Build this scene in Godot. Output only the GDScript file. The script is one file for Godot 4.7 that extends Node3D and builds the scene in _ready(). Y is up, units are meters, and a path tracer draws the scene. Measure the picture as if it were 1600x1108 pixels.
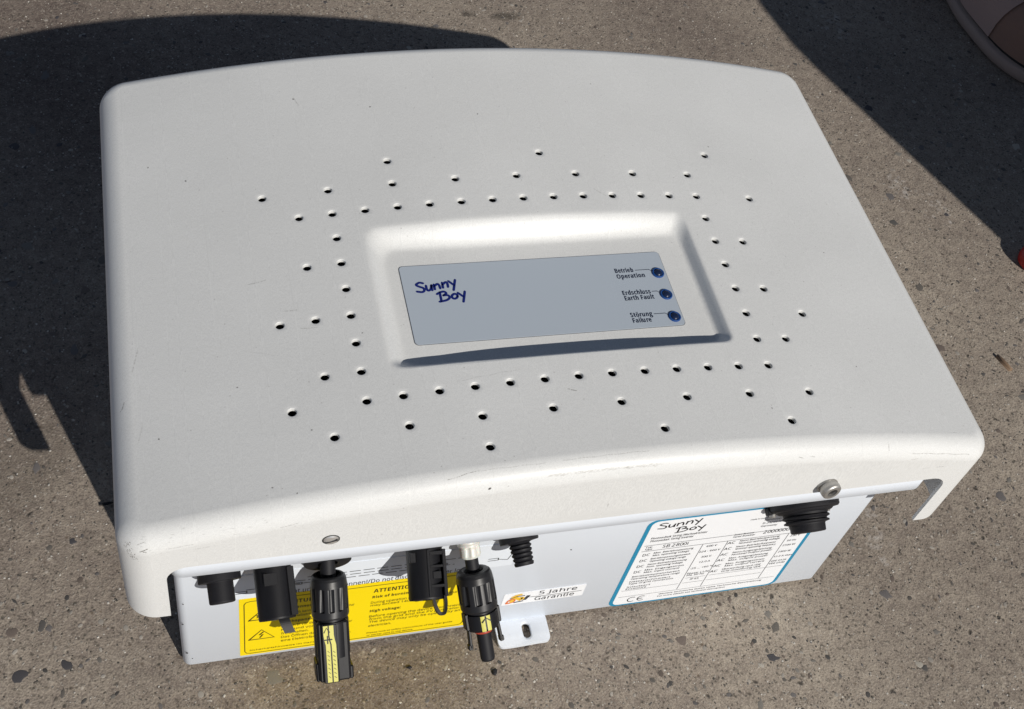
extends Node3D
# A wall-mounted solar inverter laid on its back on a washed concrete slab, in low afternoon sun.

const W := 0.217            # half width of the cover
const DF := 0.1114          # cover front face (z)
const DB := -0.188          # cover back face (z)
const APEX := 0.2145        # top of the arch
const SAG := 0.0245
const FR := 0.0105          # fillet radius of the cover edge
const RC := 0.0145          # plan corner radius of the cover
const SHEET := 0.0018
const PITCH := 0.016814
const HX := -0.10371        # x of hole column 0
const ZB := 0.0849          # front face of the housing
const Y_CUT := 0.1688
const Y_LEG := 0.1234
const X_LEG := 0.1974
const FLOOR_Y := 0.2048      # floor of the dished panel
var rng := RandomNumberGenerator.new()
var M := {}

# ---------------------------------------------------------------- helpers
func mat(hex: Color, rough: float, metal := 0.0, spec := 0.5) -> StandardMaterial3D:
	var m := StandardMaterial3D.new()
	m.albedo_color = hex.linear_to_srgb()
	m.roughness = rough
	m.metallic = metal
	m.metallic_specular = spec
	return m

func lin(r: float, g: float, b: float) -> Color:
	return Color(r, g, b)

func new_st() -> SurfaceTool:
	var st := SurfaceTool.new()
	st.begin(Mesh.PRIMITIVE_TRIANGLES)
	return st

# counter-clockwise seen from outside; Godot wants clockwise
func tri(st: SurfaceTool, a: Vector3, b: Vector3, c: Vector3) -> void:
	st.add_vertex(a); st.add_vertex(c); st.add_vertex(b)

func quad(st: SurfaceTool, a: Vector3, b: Vector3, c: Vector3, d: Vector3) -> void:
	tri(st, a, b, c); tri(st, a, c, d)

func obj(called: String, st: SurfaceTool, m: Material, parent: Node, normals := true) -> MeshInstance3D:
	if normals:
		st.generate_normals()
	var o := MeshInstance3D.new()
	o.name = called
	o.mesh = st.commit()
	o.material_override = m
	parent.add_child(o, true)
	return o

func thing(called: String, label: String, category: String, at := Vector3.ZERO) -> Node3D:
	var o := Node3D.new()
	o.name = called
	o.position = at
	add_child(o, true)
	o.set_meta("label", label)
	o.set_meta("category", category)
	return o

# chamfered box
func box(st: SurfaceTool, x0: float, x1: float, y0: float, y1: float, z0: float, z1: float, ch := 0.0004, xf := Transform3D()) -> void:
	st.set_smooth_group(-1)
	var lo := Vector3(x0, y0, z0)
	var hi := Vector3(x1, y1, z1)
	var f := func(i: int, j: int, k: int, ax: int) -> Vector3:
		var p := Vector3(hi.x if i else lo.x, hi.y if j else lo.y, hi.z if k else lo.z)
		var s := Vector3(-1 if i else 1, -1 if j else 1, -1 if k else 1) * ch
		s[ax] = 0.0
		return xf * (p + s)
	for ax in 3:
		var u := (ax + 1) % 3
		var v := (ax + 2) % 3
		for side in 2:
			var q := []
			for c in [[0, 0], [1, 0], [1, 1], [0, 1]]:
				var i := [0, 0, 0]
				i[ax] = side; i[u] = c[0]; i[v] = c[1]
				q.append(f.call(i[0], i[1], i[2], ax))
			if side: quad(st, q[0], q[1], q[2], q[3])
			else: quad(st, q[3], q[2], q[1], q[0])
	for ax in 3:      # edges along ax
		var u := (ax + 1) % 3
		var v := (ax + 2) % 3
		for a in 2:
			for b in 2:
				var i := [0, 0, 0]
				i[u] = a; i[v] = b
				var j := i.duplicate()
				j[ax] = 1
				var p0 = f.call(i[0], i[1], i[2], u)
				var p1 = f.call(j[0], j[1], j[2], u)
				var p2 = f.call(j[0], j[1], j[2], v)
				var p3 = f.call(i[0], i[1], i[2], v)
				if (a + b) % 2 == 0: quad(st, p0, p3, p2, p1)
				else: quad(st, p0, p1, p2, p3)
	for i in 2:
		for j in 2:
			for k in 2:
				var a = f.call(i, j, k, 0)
				var b = f.call(i, j, k, 1)
				var c = f.call(i, j, k, 2)
				if (i + j + k) % 2 == 1: tri(st, a, b, c)
				else: tri(st, a, c, b)

# profile: [radius, distance along +z] from the near end to the far end; flutes: [count, depth, s0, s1]
func lathe(st: SurfaceTool, prof: Array, xf := Transform3D(), segs := 40, flutes := []) -> void:
	st.set_smooth_group(-1)
	for i in prof.size() - 1:
		var r0: float = prof[i][0]
		var s0: float = prof[i][1]
		var r1: float = prof[i + 1][0]
		var s1: float = prof[i + 1][1]
		st.set_smooth_group(i + 1)
		for k in segs:
			var a0 := TAU * k / segs
			var a1 := TAU * (k + 1) / segs
			var rr := [r0, r0, r1, r1]
			if flutes:
				var q := [[s0, a0], [s0, a1], [s1, a0], [s1, a1]]
				for n in 4:
					if q[n][0] > flutes[2] and q[n][0] < flutes[3]:
						var w: float = cos(q[n][1] * flutes[0])
						rr[n] -= flutes[1] * smoothstep(0.05, 0.45, w)
			var a := xf * Vector3(rr[0] * cos(a0), rr[0] * sin(a0), s0)
			var b := xf * Vector3(rr[1] * cos(a1), rr[1] * sin(a1), s0)
			var c := xf * Vector3(rr[2] * cos(a0), rr[2] * sin(a0), s1)
			var d := xf * Vector3(rr[3] * cos(a1), rr[3] * sin(a1), s1)
			if r0 > 1e-6: tri(st, a, b, d)
			if r1 > 1e-6: tri(st, a, d, c)
	st.set_smooth_group(-1)

# flat printed stroke with rounded section, on the xy plane of xf
func ribbon(st: SurfaceTool, pts: PackedVector2Array, r: float, h: float, xf: Transform3D, smooth := 4) -> void:
	var p := PackedVector2Array()
	if smooth > 1 and pts.size() > 2:
		for i in pts.size() - 1:
			var a := pts[maxi(i - 1, 0)]
			var b := pts[i]
			var c := pts[i + 1]
			var d := pts[mini(i + 2, pts.size() - 1)]
			for k in smooth:
				p.append(b.cubic_interpolate(c, a, d, float(k) / smooth))
		p.append(pts[-1])
	else:
		p = pts
	var rad := PackedFloat32Array()
	var q := PackedVector2Array()
	var t0 := (p[1] - p[0]).normalized()
	var t1 := (p[-1] - p[-2]).normalized()
	for k in [[-0.98, 0.2], [-0.75, 0.66]]:
		q.append(p[0] + t0 * r * k[0]); rad.append(r * k[1])
	for v in p:
		q.append(v); rad.append(r)
	for k in [[0.75, 0.66], [0.98, 0.2]]:
		q.append(p[-1] + t1 * r * k[0]); rad.append(r * k[1])
	st.set_smooth_group(-1)
	for i in q.size() - 1:
		var ta := (q[mini(i + 1, q.size() - 1)] - q[maxi(i - 1, 0)]).normalized()
		var tb := (q[mini(i + 2, q.size() - 1)] - q[i]).normalized()
		var na := Vector2(-ta.y, ta.x)
		var nb := Vector2(-tb.y, tb.x)
		var sec := [[-1.0, 0.0], [-0.6, 0.85], [0.6, 0.85], [1.0, 0.0]]
		for k in 3:
			var s0: Array = sec[k]
			var s1: Array = sec[k + 1]
			var a: Vector2 = q[i] + na * rad[i] * s0[0]
			var b: Vector2 = q[i + 1] + nb * rad[i + 1] * s0[0]
			var c: Vector2 = q[i + 1] + nb * rad[i + 1] * s1[0]
			var d: Vector2 = q[i] + na * rad[i] * s1[0]
			quad(st, xf * Vector3(a.x, a.y, h * s0[1]), xf * Vector3(b.x, b.y, h * s0[1]), xf * Vector3(c.x, c.y, h * s1[1]), xf * Vector3(d.x, d.y, h * s1[1]))

# flat lettering on the xy plane of xf: left end x, baseline y, width (0 = natural), capital height
var fonts := {}
func letter(st: SurfaceTool, text: String, x: float, y: float, width: float, cap: float, xf: Transform3D, bold := false, mono := false) -> void:
	var key := "Droid Sans Mono" if mono else "Droid Sans"
	var id := key + str(bold)
	if not fonts.has(id):
		var f := SystemFont.new()
		f.font_names = PackedStringArray([key])
		f.font_weight = 700 if bold else 400
		fonts[id] = f
	var t := TextMesh.new()
	t.font = fonts[id]
	t.font_size = 32
	t.pixel_size = 0.01
	t.depth = 0.0
	t.curve_step = 3.0
	t.horizontal_alignment = HORIZONTAL_ALIGNMENT_LEFT
	t.vertical_alignment = VERTICAL_ALIGNMENT_BOTTOM
	t.text = text
	var box_ := t.get_aabb()
	if t.get_surface_count() == 0 or box_.size.x <= 0.0:
		return
	# the height of a capital in mesh units
	var cap_units := 0.01 * 32.0 * 0.714
	var sy := cap / cap_units
	var sx := width / box_.size.x if width > 0.0 else sy
	# the baseline is found from the letters that stand on it
	var low := box_.position.y
	for ch in "gjpqy,ç;/(Q":
		if text.contains(ch):
			low = box_.position.y + 0.01 * 32.0 * (0.22 if ch in "gjpqy/(" else 0.1)
			break
	var b := xf * Transform3D(Basis.from_scale(Vector3(sx, sy, 1.0)), Vector3(x - box_.position.x * sx, y - low * sy, 0.0))
	st.append_from(t, 0, b)

# ---------------------------------------------------------------- cover
func arch(x: float) -> float:
	return APEX - SAG * (x / W) * (x / W)

func sstep(a: float) -> float:
	a = clampf(a, 0.0, 1.0)
	return a * a * (3.0 - 2.0 * a)

# share of the way down into the dished panel, 0 on the cover and 1 on its floor
func dish(x: float, z: float) -> float:
	# outer lip rectangle; the walls run in by a width of their own on each side
	var cx0 := -0.0920
	var cx1 := 0.0860
	var cz0 := -0.0480
	var cz1 := 0.0440 + 0.0022 * maxf(0.0, 1.0 - x * x / 0.0081)
	var wl := 0.0120
	var wr := 0.0070
	var wb := 0.0150
	var wf := 0.0068
	var u := minf((x - cx0) / wl, (cx1 - x) / wr)
	var v := minf((z - cz0) / wb, (cz1 - z) / wf)
	# rounded corners: smooth minimum of the two
	var k := 0.75
	var h := clampf(0.5 + 0.5 * (v - u) / k, 0.0, 1.0)
	var e := lerpf(v, u, h) - k * h * (1.0 - h)
	e = clampf(e, 0.0, 1.0)
	# round lip, straight wall, tighter round at the floor
	var s := e * e * (3.0 - 2.0 * e)
	return lerpf(s, smoothstep(0.12, 0.9, e), 0.6)

func top(x: float, z: float) -> float:
	var y := arch(x)
	var d := dish(x, z)
	if d > 0.0:
		y = lerpf(y, FLOOR_Y, d)
	return y

func top_n(x: float, z: float) -> Vector3:
	var e := 0.0003
	return Vector3(top(x - e, z) - top(x + e, z), 2.0 * e, top(x, z - e) - top(x, z + e)).normalized()

var cov_v := PackedVector3Array()
var cov_n := PackedVector3Array()
var cov_uv := PackedVector2Array()
var cov_i := PackedInt32Array()

func cv(p: Vector3, n: Vector3, out := Vector2.ZERO) -> int:
	cov_v.append(p)
	cov_n.append(n)
	# unrolled: distance below the arch is added outwards
	var drop := maxf(0.0, arch(clampf(p.x, -W, W)) - p.y) if out != Vector2.ZERO else 0.0
	var u := Vector2(p.x, p.z) + out * drop
	cov_uv.append(u / 0.6 + Vector2(0.5, 0.5))
	return cov_v.size() - 1

func cq(a: int, b: int, c: int, d: int) -> void:   # counter-clockwise from outside
	cov_i.append_array([a, c, b, a, d, c])

func holes() -> Dictionary:
	var h := {}
	for c in 13:
		h[Vector2i(c, 0)] = 1; h[Vector2i(c, 7)] = 1
	for r in range(1, 7):
		h[Vector2i(0, r)] = 1; h[Vector2i(12, r)] = 1
	for c in [-2, 0, 2, 4, 6, 8, 10, 12]: h[Vector2i(c, -1)] = 1
	for c in [2, 7, 13]: h[Vector2i(c, -2)] = 1
	for p in [[-1, 0], [-1, 2], [-2, 4], [-1, 4], [-1, 6], [-2, 7], [14, 0], [13, 2], [13, 4], [14, 5], [13, 6]]: h[Vector2i(p[0], p[1])] = 1
	for c in [-1, 1, 3, 5, 7, 9, 11, 13]: h[Vector2i(c, 8)] = 1
	for c in [3, 8, 12]: h[Vector2i(c, 9)] = 1
	return h

# point and outward direction on the cover's plan outline moved in by d, side 0..3, fraction t
func outline(side: int, t: float, d: float) -> Array:
	var rc := RC - d
	var hx := W - d
	var z0 := DB + d
	var z1 := DF - d
	# corners counted counter-clockwise from above, x right and z towards us: front side runs left to right
	var c := [Vector2(-hx + rc, z1 - rc), Vector2(hx - rc, z1 - rc), Vector2(hx - rc, z0 + rc), Vector2(-hx + rc, z0 + rc)]
	var a0 := [PI * 0.5, 0.0, -PI * 0.5, -PI][side] as float   # direction outwards of this side
	var pa: Vector2 = c[side]
	var pb: Vector2 = c[(side + 1) % 4]
	var e := 0.06
	if t < e:
		var a := a0 + (1.0 - t / e) * PI / 4.0
		var o := Vector2(cos(a), sin(a))
		return [pa + o * rc, o]
	if t > 1.0 - e:
		var a := a0 - (t - 1.0 + e) / e * PI / 4.0
		var o := Vector2(cos(a), sin(a))
		return [pb + o * rc, o]
	var o := Vector2(cos(a0), sin(a0))
	return [pa.lerp(pb, (t - e) / (1.0 - 2.0 * e)) + o * rc, o]

func build_cover(parent: Node) -> MeshInstance3D:
	var N := 12
	var c0 := -5
	var c1 := 17
	var r0 := -6
	var r1 := 9
	var nx := (c1 - c0 + 1) * N
	var nz := (r1 - r0 + 1) * N
	var ox := HX + (c0 - 0.5) * PITCH
	var oz := (r0 - 0.5 - 3.5) * PITCH
	var st := PITCH / N
	var hs := holes()
	var grid := PackedInt32Array()
	grid.resize((nx + 1) * (nz + 1))
	for j in nz + 1:
		for i in nx + 1:
			var x := ox + i * st
			var z := oz + j * st
			var inside := false
			if i % N and j % N:
				inside = hs.has(Vector2i(c0 + i / N, r0 + j / N))
			grid[j * (nx + 1) + i] = -1 if inside else cv(Vector3(x, top(x, z), z), top_n(x, z))
	for j in nz:
		for i in nx:
			if hs.has(Vector2i(c0 + i / N, r0 + j / N)):
				continue
			var a := grid[(j + 1) * (nx + 1) + i]
			var b := grid[(j + 1) * (nx + 1) + i + 1]
			var c := grid[j * (nx + 1) + i + 1]
			var d := grid[j * (nx + 1) + i]
			cq(a, b, c, d)
	# drilled cells
	var rh := 0.00205
	for key in hs:
		var i0: int = (key.x - c0) * N
		var j0: int = (key.y - r0) * N
		var mx: float = HX + key.x * PITCH
		var mz: float = (key.y - 3.5) * PITCH
		var rim := PackedInt32Array()
		for k in N: rim.append(grid[(j0 + N) * (nx + 1) + i0 + k])
		for k in N: rim.append(grid[(j0 + N - k) * (nx + 1) + i0 + N])
		for k in N: rim.append(grid[j0 * (nx + 1) + i0 + N - k])
		for k in N: rim.append(grid[(j0 + k) * (nx + 1) + i0])
		var n := rim.size()
		var last := rim
		# down the square to the circle, over the rounded edge and through the sheet
		var steps := [[0.45, 0.0, 0], [0.75, 0.0, 0], [1.0, 0.0, 0], [1.0, 0.00012, 1], [1.0, 0.0004, 2], [1.0, 0.0019, 3]]
		for s in steps:
			var ring := PackedInt32Array()
			for k in n:
				var p := cov_v[rim[k]]
				var dir := Vector2(p.x - mx, p.z - mz).normalized()
				var rr := rh + [0.0004, 0.00012, 0.0, 0.0][s[2]] as float
				var q := Vector2(p.x, p.z).lerp(Vector2(mx, mz) + dir * rr, s[0])
				var y := top(q.x, q.y) - s[1] as float
				var nn := top_n(q.x, q.y)
				var inw := Vector3(-dir.x, 0, -dir.y)
				nn = (nn * [1.0, 0.7, 0.0, 0.0][s[2]] + inw * [0.15 if s[0] == 1.0 else 0.0, 0.7, 1.0, 1.0][s[2]]).normalized()
				ring.append(cv(Vector3(q.x, y, q.y), nn))
			for k in n:
				cq(last[k], last[(k + 1) % n], ring[(k + 1) % n], ring[k])
			last = ring
	# border: from the drilled field to the inset outline, the fillet, then the walls
	var per := PackedInt32Array()
	var frac := []
	for k in nx: per.append(grid[nz * (nx + 1) + k]); frac.append([0, float(k) / nx])
	for k in nz: per.append(grid[(nz - k) * (nx + 1) + nx]); frac.append([1, float(k) / nz])
	for k in nx: per.append(grid[nx - k]); frac.append([2, float(k) / nx])
	for k in nz: per.append(grid[k * (nx + 1)]); frac.append([3, float(k) / nz])
	var n := per.size()
	var last := per
	var rings := []
	for s in [0.25, 0.5, 0.75, 1.0]: rings.append([s, FR])
	for k in range(1, 13): rings.append([1.0, FR * (1.0 - sin(PI * 0.5 * k / 12.0))])
	var outs := []
	for s in rings:
		var ring := PackedInt32Array()
		outs.clear()
		for k in n:
			var o := outline(frac[k][0], frac[k][1], s[1])
			var p0 := cov_v[per[k]]
			var q := Vector2(p0.x, p0.z).lerp(o[0], s[0])
			outs.append(o)
			var y := arch(q.x)
			var slope := 2.0 * SAG * q.x / (W * W)
			var nn := Vector3(slope, 1.0, 0.0)
			var ov := Vector2.ZERO
			if s[1] < FR:
				var w: float = FR - s[1]
				var root := sqrt(maxf(FR * FR - w * w, 0.0))
				y -= FR - root
				var g := w / maxf(root, 1e-6)
				nn += Vector3(o[1].x, 0, o[1].y) * g
				ov = o[1]
			ring.append(cv(Vector3(q.x, y, q.y), nn.normalized(), ov))
		for k in n:
			cq(ring[k], ring[(k + 1) % n], last[(k + 1) % n], last[k])
		last = ring
	# walls
	var front := []          # columns on the flat of the front wall
	for k in n:
		var k2 := (k + 1) % n
		var a := cov_v[last[k]]
		var b := cov_v[last[k2]]
		if absf(a.z - DF) < 1e-5 and absf(b.z - DF) < 1e-5:
			if front.is_empty(): front.append(a)
			front.append(b)
			continue
		var oa: Vector2 = outs[k][1]
		var ob: Vector2 = outs[k2][1]
		var na := Vector3(oa.x, 0, oa.y)
		var nb := Vector3(ob.x, 0, ob.y)
		var la := Vector3(a.x, Y_LEG, a.z)
		var lb := Vector3(b.x, Y_LEG, b.z)
		cq(cv(la, na, oa), cv(lb, nb, ob), cv(b, nb, ob), cv(a, na, oa))
		# inside face and lower edge
		var ia := a - na * SHEET
		var ib := b - nb * SHEET
		var ja := la - na * SHEET
		var jb := lb - nb * SHEET
		cq(cv(jb, -nb, ob), cv(ja, -na, oa), cv(ia, -na, oa), cv(ib, -nb, ob))
		var dn := Vector3.DOWN
		cq(cv(ja, dn, oa), cv(jb, dn, ob), cv(lb, dn, ob), cv(la, dn, oa))
	# front wall with its wide cut-out
	var poly := PackedVector2Array()
	for p in front: poly.append(Vector2(p.x, p.y))
	var low := PackedVector2Array()
	var rr := 0.010
	low.append(Vector2(front[-1].x, Y_LEG)); low.append(Vector2(X_LEG, Y_LEG))
	for k in 9:
		var a := PI * 0.5 * k / 8.0
		low.append(Vector2(X_LEG - rr + rr * cos(a), Y_CUT - rr + rr * sin(a)))
	for k in range(1, 24):
		low.append(Vector2(lerpf(X_LEG - rr, -X_LEG + rr, k / 24.0), Y_CUT))
	for k in 9:
		var a := PI * 0.5 * k / 8.0
		low.append(Vector2(-X_LEG + rr - rr * sin(a), Y_CUT - rr + rr * cos(a)))
	low.append(Vector2(-X_LEG, Y_LEG)); low.append(Vector2(front[0].x, Y_LEG))
	poly.append_array(low)
	var idx := Geometry2D.triangulate_polygon(poly)
	for pass_ in 2:
		var z := DF if pass_ == 0 else DF - SHEET
		var nn := Vector3(0, 0, 1) if pass_ == 0 else Vector3(0, 0, -1)
		var id := PackedInt32Array()
		for p in poly: id.append(cv(Vector3(p.x, p.y, z), nn, Vector2(0, 1)))
		for t in range(0, idx.size(), 3):
			var A := poly[idx[t]]
			var B := poly[idx[t + 1]]
			var C := poly[idx[t + 2]]
			var ccw := (B - A).cross(C - A) > 0.0
			if ccw == (pass_ == 0): cov_i.append_array([id[idx[t]], id[idx[t + 2]], id[idx[t + 1]]])
			else: cov_i.append_array([id[idx[t]], id[idx[t + 1]], id[idx[t + 2]]])
	for k in low.size() - 1:
		var A := low[k]
		var B := low[k + 1]
		var e := (B - A).normalized()
		var nn := Vector3(e.y, -e.x, 0) * -1.0
		var a := cv(Vector3(A.x, A.y, DF), nn, Vector2(0, 1))
		var b := cv(Vector3(B.x, B.y, DF), nn, Vector2(0, 1))
		var c := cv(Vector3(B.x, B.y, DF - SHEET), nn, Vector2(0, 1))
		var d := cv(Vector3(A.x, A.y, DF - SHEET), nn, Vector2(0, 1))
		cq(a, b, c, d)
	var arr := []
	arr.resize(Mesh.ARRAY_MAX)
	arr[Mesh.ARRAY_VERTEX] = cov_v
	arr[Mesh.ARRAY_NORMAL] = cov_n
	arr[Mesh.ARRAY_TEX_UV] = cov_uv
	arr[Mesh.ARRAY_INDEX] = cov_i
	var mesh := ArrayMesh.new()
	mesh.add_surface_from_arrays(Mesh.PRIMITIVE_TRIANGLES, arr)
	var o := MeshInstance3D.new()
	o.name = "cover"
	o.mesh = mesh
	o.material_override = M.cover
	parent.add_child(o, true)
	return o

# ---------------------------------------------------------------- textures
func put_spot(d: PackedByteArray, w: int, x: float, y: float, rx: float, ry: float, ang: float, col: Color, a: float, wrap := false) -> void:
	var ca := cos(ang)
	var sa := sin(ang)
	var m := ceili(maxf(rx, ry) + 1.0)
	var fx := floori(x)
	var fy := floori(y)
	for j in range(-m, m + 1):
		for i in range(-m, m + 1):
			var px := fx + i
			var py := fy + j
			if wrap:
				px = posmod(px, w); py = posmod(py, w)
			elif px < 0 or py < 0 or px >= w or py >= w:
				continue
			var u := (fx + i + 0.5 - x)
			var v := (fy + j + 0.5 - y)
			var e := sqrt(pow((u * ca + v * sa) / rx, 2.0) + pow((-u * sa + v * ca) / ry, 2.0))
			var k := clampf((1.0 - e) * minf(rx, ry) + 0.5, 0.0, 1.0) * a
			if k <= 0.0: continue
			var o := (py * w + px) * 3
			d[o] = int(lerpf(d[o], col.r * 255.0, k))
			d[o + 1] = int(lerpf(d[o + 1], col.g * 255.0, k))
			d[o + 2] = int(lerpf(d[o + 2], col.b * 255.0, k))

func noise_img(size: int, freq: float, seed_: int, oct := 3, kind := FastNoiseLite.TYPE_SIMPLEX_SMOOTH) -> Image:
	var f := FastNoiseLite.new()
	f.seed = seed_
	f.noise_type = kind
	f.frequency = freq
	f.fractal_octaves = oct
	return f.get_seamless_image(size, size)

func cover_texture() -> ImageTexture:
	var w := 2048
	var big := noise_img(256, 0.02, 5, 3)
	big.resize(w, w, Image.INTERPOLATE_CUBIC)
	var bd := big.get_data()
	var d := PackedByteArray()
	d.resize(w * w * 3)
	var seed_ := 12345
	for i in w * w:
		seed_ = (seed_ * 1103515245 + 12345) & 0x7fffffff
		var k := (bd[i] - 128) / 26 + ((seed_ >> 16) & 15) - 8
		d[i * 3] = 224 + k
		d[i * 3 + 1] = 225 + k
		d[i * 3 + 2] = 224 + k
	var P := func(x: float, v: float) -> Vector2: return Vector2((x / 600.0 + 0.5) * w, (v / 600.0 + 0.5) * w)
	# fine dust and pin-prick marks
	for i in 520:
		var p: Vector2 = P.call(rng.randf_range(-225, 225), rng.randf_range(-195, 150))
		var c := Color(0.62, 0.61, 0.6) if i % 3 else Color(0.95, 0.95, 0.94)
		put_spot(d, w, p.x, p.y, rng.randf_range(0.5, 0.9), rng.randf_range(0.4, 0.9), rng.randf() * 3.0, c, rng.randf_range(0.3, 0.9))
	for q in [[-192.8, -111.1, 1.0], [-174.4, -96.6, 1.3], [-113.3, -147.7, 1.3], [-72.7, -135.6, 1.3], [-14.1, -124.7, 1.0], [-56.5, 116.6, 2.2], [120, -100, 0.9], [60, -150, 0.8], [-160, 40, 0.9], [-130, 70, 0.9], [150, 60, 0.8], [165, -20, 0.8], [90, 85, 0.9], [-100, 20, 0.8], [-196, 60, 1.0], [-150, 96, 0.9], [-140, 101, 0.8]]:
		var p: Vector2 = P.call(q[0], q[1])
		put_spot(d, w, p.x, p.y, q[2] * 1.2, q[2] * 0.8, rng.randf() * 3.0, Color(0.2, 0.19, 0.18), 0.9)
	# scratches: x0 v0 x1 v1 width strength
	for s in [[-113, -149, -111, -142, 0.7, 0.5], [-75, 107, -62, 104.4, 0.9, 0.6], [-62, 104.4, -30, 104.9, 0.7, 0.35], [-22, 104.6, 20, 104.2, 0.8, 0.4], [163, 115.5, 200, 116, 0.9, 0.6], [148.5, 108.5, 148.8, 113, 0.9, 0.7], [164, 120.4, 168, 119.5, 0.8, 0.6], [176, 126.4, 180, 126.2, 1.1, 0.8], [184, 126.6, 188, 126.2, 1.1, 0.8], [97, 115.6, 100, 116.6, 0.9, 0.7], [103, 115.4, 106, 115.9, 0.9, 0.6], [-209.5, 112, -205, 111, 1.0, 0.5], [-196, 119, -184, 120, 0.8, 0.5], [-184, 124, -178, 124.3, 0.8, 0.4], [-148, 120, -140, 119, 0.8, 0.5], [38, -64, 44, -58, 0.8, 0.4], [-135, 0, -128, 0.6, 0.9, 0.5], [-128, 12, -120, 13, 0.9, 0.4], [-141, -21, -150, -19.5, 0.7, 0.5], [-61, 55, -30, 52, 0.7, 0.25], [-155, 20, -140, 26, 0.5, 0.2], [90, -90, 104, -84, 0.5, 0.2], [-211, 36, -212.5, 39, 1.2, 0.95], [-212.5, 39, -214.5, 40, 0.9, 0.7], [-206, 20, -203, 8, 0.8, 0.45], [-203, 52, -205, 60, 0.6, 0.3], [-10, 66, -6, 67.5, 1.0, 0.8], [12, -40, 17, -33, 0.6, 0.25], [-209, 117, -204, 116, 1.6, 0.9], [-207, 117.6, -205, 118.4, 1.3, 0.9]]:
		var a: Vector2 = P.call(s[0], s[1])
		var b: Vector2 = P.call(s[2], s[3])
		var n := maxi(2, int(a.distance_to(b)))
		for k in n:
			if rng.randf() < 0.2: continue
			var p := a.lerp(b, float(k) / n) + Vector2(0, sin(k * 0.15) * 0.7)
			put_spot(d, w, p.x, p.y, s[4] * 0.8, s[4] * 0.6, 0.0, Color(0.36, 0.35, 0.33), s[5] * rng.randf_range(0.25, 0.85))
	# rubbed patches along the front edge
	for i in 140:
		var x := rng.randf_range(-30, 25)
		var p: Vector2 = P.call(x, 113.4 + rng.randf_range(-0.8, 0.9) + 0.01 * x)
		put_spot(d, w, p.x, p.y, rng.randf_range(1, 3.5), 0.6, rng.randf_range(-0.6, 0.6), Color(0.66, 0.65, 0.63), 0.35)
	for i in 60:
		var p: Vector2 = P.call(-213.0 - rng.randf() * 6.0, rng.randf_range(108, 122))
		put_spot(d, w, p.x, p.y, rng.randf_range(0.5, 1.6), rng.randf_range(0.4, 0.9), rng.randf() * 3.0, Color(0.45, 0.44, 0.43), 0.7)
	for i in 26:
		var p: Vector2 = P.call(rng.randf_range(-212, -150), rng.randf_range(108, 122))
		put_spot(d, w, p.x, p.y, rng.randf_range(0.5, 2.4), 0.5, rng.randf_range(-0.4, 0.4), Color(0.6, 0.6, 0.59), 0.5)
	return ImageTexture.create_from_image(Image.create_from_data(w, w, false, Image.FORMAT_RGB8, d))

const GT := 1.2      # metres that one ground tile covers
func ground_uv(x: float, z: float) -> Vector2:
	return Vector2((x + 0.45) / GT, (z + 0.75) / GT)

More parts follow.
